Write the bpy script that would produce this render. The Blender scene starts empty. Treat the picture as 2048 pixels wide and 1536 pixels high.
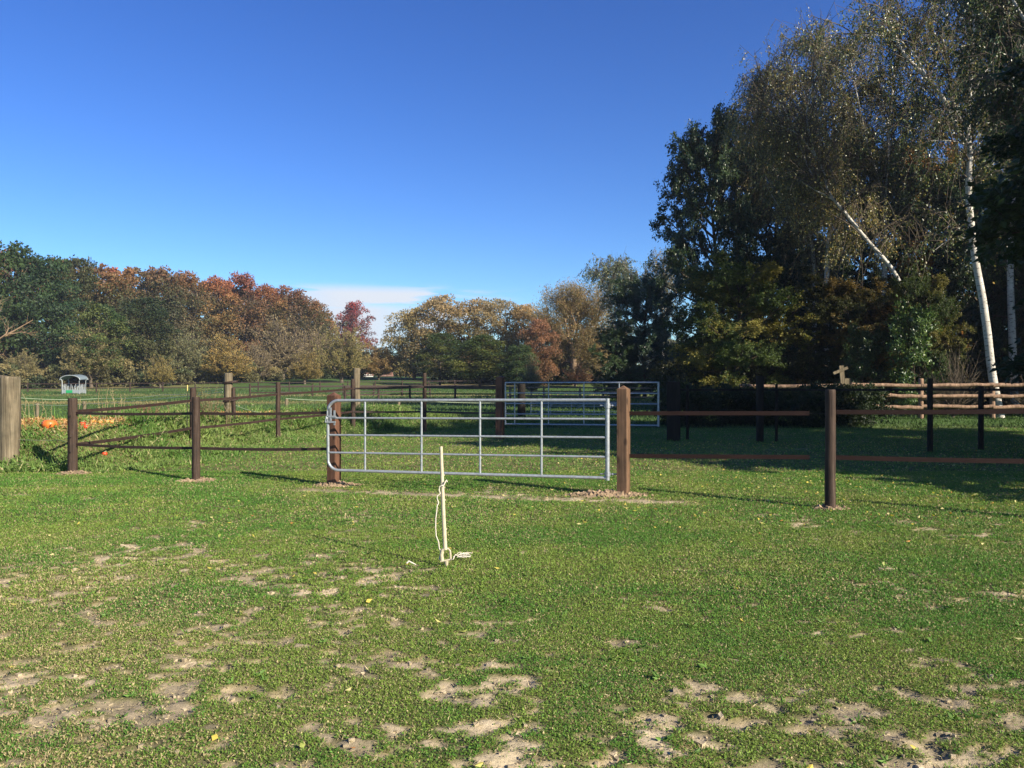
import bpy, math, random
import numpy as np
from mathutils import Vector

SC = bpy.context.scene
COL = SC.collection
R = math.radians

# ------------------------------------------------------------ camera / sky / sun
CAMH = 1.5
F = 1600.0            # focal length in photograph pixels (2048 wide)
HOR = 765.0
cam_d = bpy.data.cameras.new('camera'); cam = bpy.data.objects.new('camera', cam_d); COL.objects.link(cam)
cam_d.sensor_width = 36.0; cam_d.lens = 36.0 * F / 2048.0
cam_d.clip_start = 0.05; cam_d.clip_end = 3000
cam.location = (0, 0, CAMH)
cam.rotation_euler = (R(90) - math.atan(3 / F), 0, 0)
SC.camera = cam

AZ = (0.755, -0.656); EL = R(28)
SUN = Vector((AZ[0] * math.cos(EL), AZ[1] * math.cos(EL), math.sin(EL))).normalized()
w = bpy.data.worlds.new('World'); SC.world = w; w.use_nodes = True
nt = w.node_tree; nt.nodes.clear()
def N(t, typ, **kw):
    n = t.nodes.new(typ)
    for k, v in kw.items():
        setattr(n, k, v)
    return n
out = N(nt, 'ShaderNodeOutputWorld'); bg = N(nt, 'ShaderNodeBackground')
sky = N(nt, 'ShaderNodeTexSky'); sky.sky_type = 'NISHITA'; sky.sun_disc = False
sky.sun_elevation = EL; sky.sun_rotation = math.atan2(AZ[0], AZ[1])
sky.altitude = 300; sky.air_density = 1.0; sky.dust_density = 0.35; sky.ozone_density = 3.0
h0 = N(nt, 'ShaderNodeHueSaturation'); h0.inputs['Saturation'].default_value = 1.2; h0.inputs['Hue'].default_value = 0.517
nt.links.new(sky.outputs[0], h0.inputs['Color'])
gm = N(nt, 'ShaderNodeGamma'); gm.inputs[1].default_value = 1.15; nt.links.new(h0.outputs[0], gm.inputs[0])
hs = N(nt, 'ShaderNodeMix', data_type='RGBA', blend_type='MULTIPLY'); hs.inputs['Factor'].default_value = 1
nt.links.new(gm.outputs[0], hs.inputs['A']); hs.inputs['B'].default_value = (0.73, 0.975, 1.10, 1)
# thin streaks of cloud low over the far trees
tc = N(nt, 'ShaderNodeTexCoord'); mp = N(nt, 'ShaderNodeMapping'); mp.inputs['Scale'].default_value = (7, 7, 75)
mp.inputs['Location'].default_value = (0.3, 1.7, 0.4)
nz = N(nt, 'ShaderNodeTexNoise'); nz.inputs['Scale'].default_value = 1.0; nz.inputs['Detail'].default_value = 6
nt.links.new(tc.outputs['Generated'], mp.inputs[0]); nt.links.new(mp.outputs[0], nz.inputs['Vector'])
sx = N(nt, 'ShaderNodeSeparateXYZ'); nt.links.new(tc.outputs['Generated'], sx.inputs[0])
def MR(t, src, a, b, c=0.0, d=1.0):
    m = N(t, 'ShaderNodeMapRange'); m.clamp = True; m.interpolation_type = 'SMOOTHSTEP'
    t.links.new(src, m.inputs[0])
    for i, v in zip((1, 2, 3, 4), (a, b, c, d)): m.inputs[i].default_value = v
    return m.outputs[0]
def MA(t, op, a, b):
    m = N(t, 'ShaderNodeMath', operation=op)
    for i, v in enumerate((a, b)):
        if isinstance(v, (int, float)): m.inputs[i].default_value = v
        else: t.links.new(v, m.inputs[i])
    return m.outputs[0]
band = MA(nt, 'MULTIPLY', MR(nt, sx.outputs[2], 0.03, 0.05), MR(nt, sx.outputs[2], 0.108, 0.124, 1, 0))
side = MA(nt, 'MULTIPLY', MR(nt, sx.outputs[0], -0.34, -0.2), MR(nt, sx.outputs[0], -0.10, 0.03, 1, 0))
thr = MR(nt, nz.outputs[0], 0.44, 0.56)
low = MA(nt, 'MULTIPLY', MR(nt, sx.outputs[2], 0.088, 0.102, 1, 0), MA(nt, 'MULTIPLY', MR(nt, sx.outputs[0], -0.27, -0.21), MR(nt, sx.outputs[0], -0.19, -0.08, 1.0, 0.25)))
cl = MA(nt, 'MULTIPLY', MA(nt, 'MULTIPLY', band, side), MA(nt, 'MAXIMUM', thr, low))
mx = N(nt, 'ShaderNodeMix', data_type='RGBA'); mx.inputs['B'].default_value = (6.6, 7.1, 7.9, 1)
nt.links.new(cl, mx.inputs['Factor']); nt.links.new(hs.outputs['Result'], mx.inputs['A'])
nt.links.new(mx.outputs['Result'], bg.inputs[0]); bg.inputs[1].default_value = 0.0588
nt.links.new(bg.outputs[0], out.inputs[0])

sd = bpy.data.lights.new('sun', 'SUN'); sd.energy = 5.0; sd.angle = R(0.5); sd.color = (1.0, 0.90, 0.74)
so = bpy.data.objects.new('sun', sd); COL.objects.link(so); so.rotation_euler = SUN.to_track_quat('Z', 'Y').to_euler()
SC.view_settings.view_transform = 'Standard'; SC.view_settings.look = 'None'
SC.view_settings.exposure = 1.05; SC.view_settings.gamma = 1.0
SC.cycles.max_bounces = 6; SC.cycles.transparent_max_bounces = 4
SC.cycles.diffuse_bounces = 3; SC.cycles.glossy_bounces = 2; SC.cycles.transmission_bounces = 3

# ------------------------------------------------------------ helpers
def P(px, py, D):
    """point seen at photograph pixel px,py standing D metres ahead"""
    return np.array([(px - 1024) / F * D, D, CAMH + (HOR - py) / F * D])
def G(px, py):
    D = CAMH * F / (py - HOR); return np.array([(px - 1024) / F * D, D, 0.0])

def hash2(ix, iy, s):
    h = (ix.astype(np.int64) * 374761393 + iy.astype(np.int64) * 668265263 + s * 974711) & 0xffffffff
    h = ((h ^ (h >> 13)) * 1274126177) & 0xffffffff
    h = h ^ (h >> 16)
    return (h & 0xffffff) / float(0xffffff)
def vnoise(x, y, s=0):
    x = np.asarray(x, float); y = np.asarray(y, float)
    ix = np.floor(x); iy = np.floor(y); fx = x - ix; fy = y - iy
    fx = fx * fx * (3 - 2 * fx); fy = fy * fy * (3 - 2 * fy)
    a = hash2(ix, iy, s); b = hash2(ix + 1, iy, s); c = hash2(ix, iy + 1, s); d = hash2(ix + 1, iy + 1, s)
    return (a * (1 - fx) + b * fx) * (1 - fy) + (c * (1 - fx) + d * fx) * fy
def fbm(x, y, s=0, o=4):
    t = 0; a = 0.5; n = 0
    for k in range(o):
        t = t + a * vnoise(x * 2 ** k + 17.3 * k, y * 2 ** k - 9.1 * k, s + k); n += a; a *= 0.5
    return t / n
def sst(x, a, b):
    t = np.clip((x - a) / (b - a), 0, 1); return t * t * (3 - 2 * t)

def tag(o, label=None, cat=None, group=None, kind=None):
    if label: o['label'] = label
    if cat: o['category'] = cat
    if group: o['group'] = group
    if kind: o['kind'] = kind
    return o
def thing(name, label, cat, loc=(0, 0, 0), rz=0, group=None):
    o = bpy.data.objects.new(name, None); COL.objects.link(o); o.empty_display_size = 0.2
    o.location = tuple(float(v) for v in loc); o.rotation_euler = (0, 0, rz)
    return tag(o, label, cat, group)

class MB:
    def __init__(s): s.v = []; s.f = []; s.c = []; s.n = 0; s.sm = []
    def add(s, V, Fc, col=None, smooth=False):
        V = np.asarray(V, float).reshape(-1, 3); Fc = np.asarray(Fc, np.int64)
        if len(V) == 0: return
        s.v.append(V); s.f.append(Fc + s.n); s.n += len(V); s.sm.append(smooth)
        if col is None: col = np.ones((len(V), 3))
        s.c.append(np.broadcast_to(np.asarray(col, float), (len(V), 3)))
    def box(s, c, size, rot=None, col=None):
        x, y, z = np.array(size) / 2.0
        V = np.array([[-x, -y, -z], [x, -y, -z], [x, y, -z], [-x, y, -z], [-x, -y, z], [x, -y, z], [x, y, z], [-x, y, z]])
        if rot is not None: V = V @ np.asarray(rot).T
        s.add(V + np.array(c), [[0, 3, 2, 1], [4, 5, 6, 7], [0, 1, 5, 4], [1, 2, 6, 5], [2, 3, 7, 6], [3, 0, 4, 7]], col)
    def tube(s, pts, rad, k=6, cap=True, col=None, squash=1.0):
        pts = np.asarray(pts, float); n = len(pts); rad = np.broadcast_to(np.asarray(rad, float), (n,))
        t = np.gradient(pts, axis=0); t /= np.linalg.norm(t, axis=1)[:, None] + 1e-9
        ref = np.array([0.13, 0.97, 0.2]) if abs(t[:, 2]).mean() > 0.6 else np.array([0.05, 0.1, 1.0])
        a = np.cross(t, ref); a /= np.linalg.norm(a, axis=1)[:, None] + 1e-9
        b = np.cross(t, a)
        th = np.arange(k) * 2 * np.pi / k
        V = pts[:, None] + rad[:, None, None] * (np.cos(th)[None, :, None] * a[:, None] + squash * np.sin(th)[None, :, None] * b[:, None])
        i = np.arange(n - 1)[:, None] * k; j = np.arange(k)[None]; j2 = (j + 1) % k
        Fq = np.stack([i + j, i + k + j, i + k + j2, i + j2], -1).reshape(-1, 4)
        V = V.reshape(-1, 3)
        s.add(V, Fq, col, True)
        if cap and k > 3:
            for base, flip in ((0, 0), ((n - 1) * k, 1)):
                ring = V[base:base + k]; c = ring.mean(0)
                m = k
                Vc = np.vstack([ring, c]); Fc = [[q, (q + 1) % k, m, m] for q in range(k)]
                if flip: Fc = [[f[1], f[0], m, m] for f in Fc]
                s.add(Vc, Fc, col)
    def strip(s, pts, h, t, col=None):
        """flat belt h tall, t thick along pts"""
        pts = np.asarray(pts, float); n = len(pts)
        d = np.gradient(pts, axis=0); d[:, 2] = 0; d /= np.linalg.norm(d, axis=1)[:, None]
        nn = np.stack([-d[:, 1], d[:, 0], 0 * d[:, 0]], 1) * t / 2; up = np.array([0, 0, h / 2])
        V = np.stack([pts - nn - up, pts + nn - up, pts + nn + up, pts - nn + up], 1).reshape(-1, 3)
        i = np.arange(n - 1)[:, None] * 4; j = np.arange(4)[None]; j2 = (j + 1) % 4
        s.add(V, np.stack([i + j, i + 4 + j, i + 4 + j2, i + j2], -1).reshape(-1, 4), col)
        e = (n - 1) * 4
        s.add(V[:4], [[0, 1, 2, 3]], col); s.add(V[e:], [[3, 2, 1, 0]], col)
    def build(s, name, mat, parent=None, loc=None, col=True):
        V = np.vstack(s.v); q = np.vstack([f if f.shape[1] == 4 else np.hstack([f, f[:, 2:3]]) for f in s.f])
        smooth = np.concatenate([np.full(len(f), sm) for f, sm in zip(s.f, s.sm)])
        C = np.vstack(s.c)
        tri = q[:, 2] == q[:, 3]
        order = np.concatenate([np.where(~tri)[0], np.where(tri)[0]]); nq = int((~tri).sum()); nt_ = int(tri.sum())
        loops = np.concatenate([q[~tri].ravel(), q[tri][:, :3].ravel()]).astype(np.int32)
        me = bpy.data.meshes.new(name)
        me.vertices.add(len(V)); me.vertices.foreach_set('co', V.astype(np.float32).ravel())
        me.loops.add(len(loops)); me.loops.foreach_set('vertex_index', loops)
        me.polygons.add(nq + nt_)
        starts = np.concatenate([np.arange(nq) * 4, nq * 4 + np.arange(nt_) * 3]).astype(np.int32)
        me.polygons.foreach_set('loop_start', starts)
        me.update(calc_edges=True)
        me.polygons.foreach_set('use_smooth', smooth[order])
        if col:
            at = me.color_attributes.new('col', 'FLOAT_COLOR', 'POINT')
            at.data.foreach_set('color', np.hstack([C, np.ones((len(C), 1))]).astype(np.float32).ravel())
        me.materials.append(mat)
        o = bpy.data.objects.new(name, me); COL.objects.link(o)
        if parent: o.parent = parent
        if loc is not None: o.location = tuple(float(v) for v in loc)
        return o

def rotz(a): c, s_ = math.cos(a), math.sin(a); return np.array([[c, -s_, 0], [s_, c, 0], [0, 0, 1]])
def roty(a): c, s_ = math.cos(a), math.sin(a); return np.array([[c, 0, s_], [0, 1, 0], [-s_, 0, c]])
def rotx(a): c, s_ = math.cos(a), math.sin(a); return np.array([[1, 0, 0], [0, c, -s_], [0, s_, c]])

def unit(v): return v / (np.linalg.norm(v, axis=-1, keepdims=True) + 1e-9)
def leaves(mb, pos, axis, L, W, rng, col, up=None, jit=0.6):
    """one rhombic leaf per row of pos, hanging along axis"""
    n = len(pos)
    if n == 0: return
    a = unit(axis + rng.normal(0, jit, (n, 3)))
    nn = rng.normal(0, 1, (n, 3)) if up is None else up + rng.normal(0, 0.55, (n, 3))
    b = unit(np.cross(a, nn))
    L = np.broadcast_to(L, (n,))[:, None] * rng.uniform(0.6, 1.35, (n, 1)); W = np.broadcast_to(W, (n,))[:, None] * rng.uniform(0.6, 1.3, (n, 1))
    m = np.cross(a, b) * L * 0.12
    V = np.stack([pos, pos + a * L * 0.45 + b * W * 0.5 + m, pos + a * L, pos + a * L * 0.45 - b * W * 0.5 + m], 1).reshape(-1, 3)
    Fq = np.arange(4 * n).reshape(-1, 4)
    mb.add(V, Fq, np.repeat(col, 4, axis=0))

# ------------------------------------------------------------ materials
def new_mat(name):
    m = bpy.data.materials.new(name); m.use_nodes = True; t = m.node_tree
    b = t.nodes['Principled BSDF']; return m, t, b
def ramp(t, src, stops):
    r = N(t, 'ShaderNodeValToRGB'); el = r.color_ramp.elements
    while len(el) < len(stops): el.new(0.5)
    for e, (p_, c) in zip(el, stops): e.position = p_; e.color = (*c, 1)
    t.links.new(src, r.inputs[0]); return r.outputs[0]
def noise(t, scale=(1, 1, 1), s=5, detail=5, coord='Object', rough=0.6, dist=0.0):
    tcn = N(t, 'ShaderNodeTexCoord'); mpn = N(t, 'ShaderNodeMapping'); mpn.inputs['Scale'].default_value = scale
    n = N(t, 'ShaderNodeTexNoise'); n.inputs['Scale'].default_value = s; n.inputs['Detail'].default_value = detail
    n.inputs['Roughness'].default_value = rough; n.inputs['Distortion'].default_value = dist
    t.links.new(tcn.outputs[coord], mpn.inputs[0]); t.links.new(mpn.outputs[0], n.inputs['Vector'])
    return n.outputs[0]
def bump(t, b, src, strength, dist=0.01):
    bn = N(t, 'ShaderNodeBump'); bn.inputs['Strength'].default_value = strength; bn.inputs['Distance'].default_value = dist
    t.links.new(src, bn.inputs['Height']); t.links.new(bn.outputs[0], b.inputs['Normal'])

def leaf_mat(name, rough=0.55, trans=0.35, spec=0.3, tint=(1.15, 1.25, 0.6)):
    m, t, b = new_mat(name)
    at = N(t, 'ShaderNodeAttribute', attribute_name='col'); oi = N(t, 'ShaderNodeObjectInfo')
    mul = N(t, 'ShaderNodeMix', data_type='RGBA', blend_type='MULTIPLY'); mul.inputs['Factor'].default_value = 1
    t.links.new(at.outputs['Color'], mul.inputs['A']); t.links.new(oi.outputs['Color'], mul.inputs['B'])
    t.links.new(mul.outputs['Result'], b.inputs['Base Color']); b.inputs['Roughness'].default_value = rough
    b.inputs['Specular IOR Level'].default_value = spec
    tr = N(t, 'ShaderNodeBsdfTranslucent'); tm = N(t, 'ShaderNodeMix', data_type='RGBA', blend_type='MULTIPLY')
    tm.inputs['Factor'].default_value = 1; t.links.new(mul.outputs['Result'], tm.inputs['A']); tm.inputs['B'].default_value = (*tint, 1)
    t.links.new(tm.outputs['Result'], tr.inputs[0])
    ms = N(t, 'ShaderNodeMixShader'); ms.inputs[0].default_value = trans
    t.links.new(b.outputs[0], ms.inputs[1]); t.links.new(tr.outputs[0], ms.inputs[2])
    t.links.new(ms.outputs[0], t.nodes['Material Output'].inputs[0])
    return m
def wood_mat(name, c1, c2, c3, grain=26, rough=0.8, b_=0.5, knots=False, streak=1.2):
    m, t, b = new_mat(name)
    n1 = noise(t, (grain, grain, streak), 1.6, 6, dist=0.3); n2 = noise(t, (3, 3, 2.2), 1.5, 4)
    c = ramp(t, n1, [(0.3, c1), (0.55, c2), (0.78, c3)])
    mxn = N(t, 'ShaderNodeMix', data_type='RGBA', blend_type='MULTIPLY'); mxn.inputs['Factor'].default_value = 0.8
    t.links.new(c, mxn.inputs['A']); t.links.new(ramp(t, n2, [(0.3, (0.5, 0.52, 0.5)), (0.7, (1.25, 1.2, 1.15))]), mxn.inputs['B'])
    res = mxn.outputs['Result']
    if knots:
        tcn = N(t, 'ShaderNodeTexCoord'); mpn = N(t, 'ShaderNodeMapping'); mpn.inputs['Scale'].default_value = (6.5, 6.5, 3.2)
        vo = N(t, 'ShaderNodeTexVoronoi'); vo.inputs['Scale'].default_value = 1.0
        t.links.new(tcn.outputs['Object'], mpn.inputs[0]); t.links.new(mpn.outputs[0], vo.inputs[0])
        k = MR(t, vo.outputs['Distance'], 0.10, 0.24, 0.75, 0.0)
        mk = N(t, 'ShaderNodeMix', data_type='RGBA'); mk.inputs['B'].default_value = (c1[0] * .35, c1[1] * .35, c1[2] * .35, 1)
        t.links.new(k, mk.inputs['Factor']); t.links.new(res, mk.inputs['A']); res = mk.outputs['Result']
    t.links.new(res, b.inputs['Base Color']); b.inputs['Roughness'].default_value = rough
    b.inputs['Specular IOR Level'].default_value = 0.25
    bump(t, b, n1, b_, 0.008)
    return m
def flat_mat(name, c, rough=0.6, metal=0.0, var=0.25, s=14, b_=0.15, spec=0.4):
    m, t, b = new_mat(name)
    n1 = noise(t, (1, 1, 1), s, 5)
    t.links.new(ramp(t, n1, [(0.3, tuple(v * (1 - var) for v in c)), (0.7, tuple(min(1, v * (1 + var)) for v in c))]), b.inputs['Base Color'])
    b.inputs['Roughness'].default_value = rough; b.inputs['Metallic'].default_value = metal; b.inputs['Specular IOR Level'].default_value = spec
    bump(t, b, n1, b_, 0.004); return m

M = {}
M['leaf'] = leaf_mat('leaf')
M['leaf_gloss'] = leaf_mat('leaf_gloss', 0.38, 0.25, 0.55)
M['grass'] = leaf_mat('grass', 0.6, 0.24, 0.25)
M['bark'] = wood_mat('bark', (0.035, 0.028, 0.02), (0.09, 0.07, 0.05), (0.17, 0.14, 0.10), 8, 0.9, 0.8)
M['twig'] = flat_mat('twig', (0.10, 0.078, 0.055), 0.85, 0, 0.35, 3)
M['pale_bark'] = flat_mat('pale_bark', (0.21, 0.14, 0.085), 0.85, 0, 0.35, 2)
M['brown_post'] = wood_mat('brown_post', (0.020, 0.012, 0.009), (0.055, 0.036, 0.026), (0.125, 0.090, 0.068), 30, 0.75, 0.35)
M['gate_wood'] = wood_mat('gate_wood', (0.095, 0.055, 0.032), (0.155, 0.092, 0.055), (0.22, 0.14, 0.088), 24, 0.7, 0.25, True)
M['redpost'] = wood_mat('redpost', (0.075, 0.036, 0.022), (0.125, 0.063, 0.040), (0.17, 0.09, 0.058), 24, 0.7, 0.25, True)
M['old_wood'] = wood_mat('old_wood', (0.055, 0.042, 0.028), (0.175, 0.145, 0.095), (0.28, 0.24, 0.17), 17, 0.9, 0.9, streak=0.7)
M['log'] = wood_mat('log', (0.10, 0.06, 0.04), (0.26, 0.17, 0.115), (0.38, 0.27, 0.19), 8, 0.85, 0.5)
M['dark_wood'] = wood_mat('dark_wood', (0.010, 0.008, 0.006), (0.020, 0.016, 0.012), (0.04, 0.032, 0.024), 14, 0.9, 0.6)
M['rail'] = flat_mat('rail', (0.034, 0.020, 0.016), 0.6, 0, 0.3, 6, 0.1, 0.3)
M['rail_red'] = flat_mat('rail_red', (0.026, 0.0125, 0.0095), 0.7, 0, 0.2, 6, 0.1, 0.2)
M['zinc'] = flat_mat('zinc', (0.33, 0.355, 0.37), 0.42, 0.45, 0.22, 22, 0.06, 0.5)
M['zinc_dark'] = flat_mat('zinc_dark', (0.30, 0.32, 0.34), 0.5, 0.7, 0.35, 30, 0.1)
M['stake'] = flat_mat('stake', (0.44, 0.385, 0.26), 0.6, 0, 0.22, 30, 0.2)
M['tape'] = flat_mat('tape', (0.62, 0.56, 0.45), 0.8, 0, 0.2, 60, 0.2)
M['cord'] = flat_mat('cord', (0.30, 0.36, 0.24), 0.7, 0, 0.1, 5, 0.0)
M['black'] = flat_mat('black', (0.02, 0.02, 0.02), 0.5, 0, 0.2)
M['pumpkin'] = leaf_mat('pumpkin', 0.4, 0.0, 0.5)
M['feeder'] = flat_mat('feeder', (0.30, 0.33, 0.33), 0.5, 0.3, 0.1, 2)
M['feeder_roof'] = flat_mat('feeder_roof', (0.20, 0.25, 0.26), 0.5, 0.3, 0.1, 2)
M['green_sign'] = flat_mat('green_sign', (0.02, 0.28, 0.10), 0.5, 0, 0.1)
M['hay'] = flat_mat('hay', (0.35, 0.30, 0.13), 0.95, 0, 0.4, 8, 0.6)
M['plaster'] = flat_mat('plaster', (0.62, 0.60, 0.55), 0.9, 0, 0.08, 2)
M['brick'] = flat_mat('brick', (0.24, 0.16, 0.13), 0.9, 0, 0.2, 3)
M['tile'] = flat_mat('tile', (0.20, 0.10, 0.07), 0.8, 0, 0.25, 2)
M['glass'] = flat_mat('glass', (0.03, 0.035, 0.04), 0.15, 0, 0.1, 1, 0.0)

m, t, b = new_mat('birch_bark')
n1 = noise(t, (2.0, 2.0, 9.0), 2.2, 5); n2 = noise(t, (1, 1, 1), 1.3, 3)
thr = MR(t, n1, 0.56, 0.63); base = ramp(t, n2, [(0.3, (0.34, 0.31, 0.26)), (0.7, (0.58, 0.55, 0.49))])
mk = N(t, 'ShaderNodeMix', data_type='RGBA'); mk.inputs['B'].default_value = (0.05, 0.04, 0.035, 1)
t.links.new(thr, mk.inputs['Factor']); t.links.new(base, mk.inputs['A']); t.links.new(mk.outputs['Result'], b.inputs['Base Color'])
b.inputs['Roughness'].default_value = 0.75; bump(t, b, n1, 0.4, 0.02); M['birch'] = m

m, t, b = new_mat('ground')
at = N(t, 'ShaderNodeAttribute', attribute_name='col')
nA = noise(t, (1, 1, 1), 38, 8, rough=0.75); nB = noise(t, (1, 1, 1), 3.1, 6)
mA = N(t, 'ShaderNodeMix', data_type='RGBA', blend_type='MULTIPLY'); mA.inputs['Factor'].default_value = 1
t.links.new(at.outputs['Color'], mA.inputs['A']); t.links.new(ramp(t, nA, [(0.25, (0.55, 0.55, 0.55)), (0.5, (0.95, 0.95, 0.95)), (0.8, (1.35, 1.33, 1.3))]), mA.inputs['B'])
mB = N(t, 'ShaderNodeMix', data_type='RGBA', blend_type='MULTIPLY'); mB.inputs['Factor'].default_value = 0.7
t.links.new(mA.outputs['Result'], mB.inputs['A']); t.links.new(ramp(t, nB, [(0.3, (0.72, 0.74, 0.70)), (0.7, (1.22, 1.20, 1.2))]), mB.inputs['B'])
t.links.new(mB.outputs['Result'], b.inputs['Base Color']); b.inputs['Roughness'].default_value = 0.95; b.inputs['Specular IOR Level'].default_value = 0.1
bump(t, b, nA, 0.7, 0.02); M['ground'] = m

# ------------------------------------------------------------ terrain
RIDGE = np.array([(-26, 16.6), (-13, 15.8), (-8.3, 15.5), (-8.3, 18.4), (-7.7, 21.6), (-6.1, 24.9), (-4.1, 27.4), (-1.0, 29.4)])
RH = np.array([0.62, 0.70, 0.74, 0.66, 0.64, 0.58, 0.45, 0.0])
def ridge(x, y):
    x = np.asarray(x, float); best = np.full(x.shape, 1e9); hh = np.zeros(x.shape)
    for k in range(len(RIDGE) - 1):
        a = RIDGE[k]; b_ = RIDGE[k + 1]; d = b_ - a; L2 = (d ** 2).sum()
        tt = np.clip(((x - a[0]) * d[0] + (y - a[1]) * d[1]) / L2, 0, 1)
        dist = np.hypot(x - a[0] - tt * d[0], y - a[1] - tt * d[1]); h = RH[k] * (1 - tt) + RH[k + 1] * tt
        mk_ = dist < best; best = np.where(mk_, dist, best); hh = np.where(mk_, h, hh)
    return best, hh
def height(x, y, fine=True):
    x = np.asarray(x, float); y = np.asarray(y, float)
    d, h = ridge(x, y)
    z = h * (1 - sst(d, 0.35, 2.05))
    z = z + 2.7 * sst(y, 85, 170) + 0.02 * (fbm(x * 0.35, y * 0.35, 5) - 0.5)
    if fine:
        s = bare(x, y)
        z = z + 0.035 * (fbm(x * 5, y * 5, 31, 3) - 0.5) * (0.35 + 0.9 * s) - 0.010 * s + 0.055 * s * (np.abs(fbm(x * 7.5, y * 7.5, 131, 3) - .5) * 2 - .3) * (y < 9)
    return z
def bare(x, y):
    """1 where sand shows, 0 where the turf is closed"""
    n = (fbm(x * 3.1, y * 3.6, 11, 3) - .5) / .13 * .46 + (fbm(x * 10, y * 13, 13, 4) - .5) / .12 * .80; n2 = (fbm(x * 0.62 + 3, y * 0.62, 23, 3) - .5) / .13
    thr_ = np.interp(y, [2.8, 3.4, 4.2, 5.2, 7, 10, 13], [.62, .90, 1.22, 1.55, 1.82, 2.1, 2.5])
    thr_ = thr_ - 0.35 * np.exp(-((x / np.maximum(y, 1) + 0.62) / 0.20) ** 2) * (1 - sst(y, 5.5, 8))
    thr_ = thr_ - 0.55 * np.exp(-((x - 0.9) ** 2) / 1.0) * (1 - sst(y, 3.2, 3.9))
    # worn strip under the near gate
    yl = 10.47 - 0.25 * x + 0.12 * (fbm(x * 1.5, y * 0, 15, 2) - .5)
    strip = np.exp(-((y - yl) / 0.20) ** 2) * sst(x, -3.6, -2.6) * (1 - sst(x, 1.9, 2.6))
    v = n + 0.5 * n2 - thr_
    for (px, py, rx, ry) in ((122, 1292, .14, .1), (330, 1400, .25, .12), (1300, 1450, .3, .14), (1090, 1250, .28, .1), 
                             (1440, 1470, .2, .1), (2020, 1190, .15, .3), (60, 1200, .3, .25), (700, 1490, .3, .1)):
        g = G(px, py); v = v + 1.0 * np.exp(-(((x - g[0]) / (rx * .75)) ** 2 + ((y - g[1]) / (ry * .8)) ** 2))
    v = v - 2.0 * sst(y, 11, 13) * sst(-x, 4, 6); b1 = sst(v, -.45, .85)
    return np.clip(np.maximum(b1, strip * sst(n, -1.8, -.2)), 0, 1)
SAND = np.array((0.47, 0.385, 0.255)); SOIL = np.array((0.20, 0.145, 0.085))
def straw_mask(x, y, d):
    a = np.maximum((1 - sst(y, 16.2, 16.8)) * sst(-x, 7.4, 7.8), sst(y, 20.3, 21) * (1 - sst(y, 25, 26.2)))
    return a * (1 - sst(d, .55, .95)) * sst(fbm(x * 2.1, y * 2.1, 61, 3), 0.26, 0.38) * (d < 3)
def ground_col(x, y):
    b_ = bare(x, y)[..., None]
    n = fbm(x * 0.8, y * 0.8, 41, 4)[..., None]; n3 = fbm(x * 9, y * 9, 43, 3)[..., None]
    turf_near = np.array((0.115, 0.115, 0.045)) * (0.7 + 0.6 * n) + np.array((0.12, 0.08, 0.04)) * sst(n3, 0.45, 0.65) * 0.8
    damp = 0.72 + 0.36 * sst(fbm(x * 1.7 + 9, y * 1.7, 47, 3), .38, .6)[..., None]
    near = turf_near * (1 - b_) + (SAND * (0.70 + 0.6 * n3) * damp) * b_
    # distant meadow, with bands of dry grass
    band = fbm(x * 0.02 + 5, y * 0.09, 51, 3)[..., None]
    dry = sst(band + 0.35 * np.exp(-((y - 92) / 12.0) ** 2)[..., None] + 0.20 * np.exp(-((y - 58) / 6.0) ** 2)[..., None], 0.62, 0.85)
    far = np.array((0.058, 0.105, 0.027)) * (0.85 + 0.4 * n) * (1 - dry) + np.array((0.24, 0.20, 0.085)) * dry
    k = sst(y, 19, 30)[..., None]
    c = near * (1 - k) + far * k
    # path of bare bark and straw on the heap behind the left fence
    d, h = ridge(x, y)
    top = straw_mask(x, y, d)[..., None]
    return c * (1 - top) + np.array((0.42, 0.25, 0.11)) * (0.6 + 0.8 * n3) * top

def axis_grid(lo, hi, flo, fhi, step, g):
    c = list(np.arange(flo, fhi + 1e-6, step)); s = step; v = fhi
    while v < hi: s *= g; v += s; c.append(min(v, hi))
    s = step; v = flo; pre = []
    while v > lo: s *= g; v -= s; pre.append(max(v, lo))
    return np.array(pre[::-1] + c)
gx = axis_grid(-900, 900, -6.5, 6.5, 0.032, 1.035); gy = axis_grid(-60, 1400, 2.6, 7.0, 0.026, 1.012)
X, Y = np.meshgrid(gx, gy); Z = height(X, Y)
mb = MB(); nx = len(gx); ny = len(gy)
i = np.arange(ny - 1)[:, None] * nx; j = np.arange(nx - 1)[None]
Fg = np.stack([i + j, i + j + 1, i + nx + j + 1, i + nx + j], -1).reshape(-1, 4)
mb.add(np.stack([X, Y, Z], -1).reshape(-1, 3), Fg, ground_col(X, Y).reshape(-1, 3), True)
tag(mb.build('ground', M['ground']), kind='structure')
def hz(x, y): return float(height(np.array([x]), np.array([y]))[0])

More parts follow.
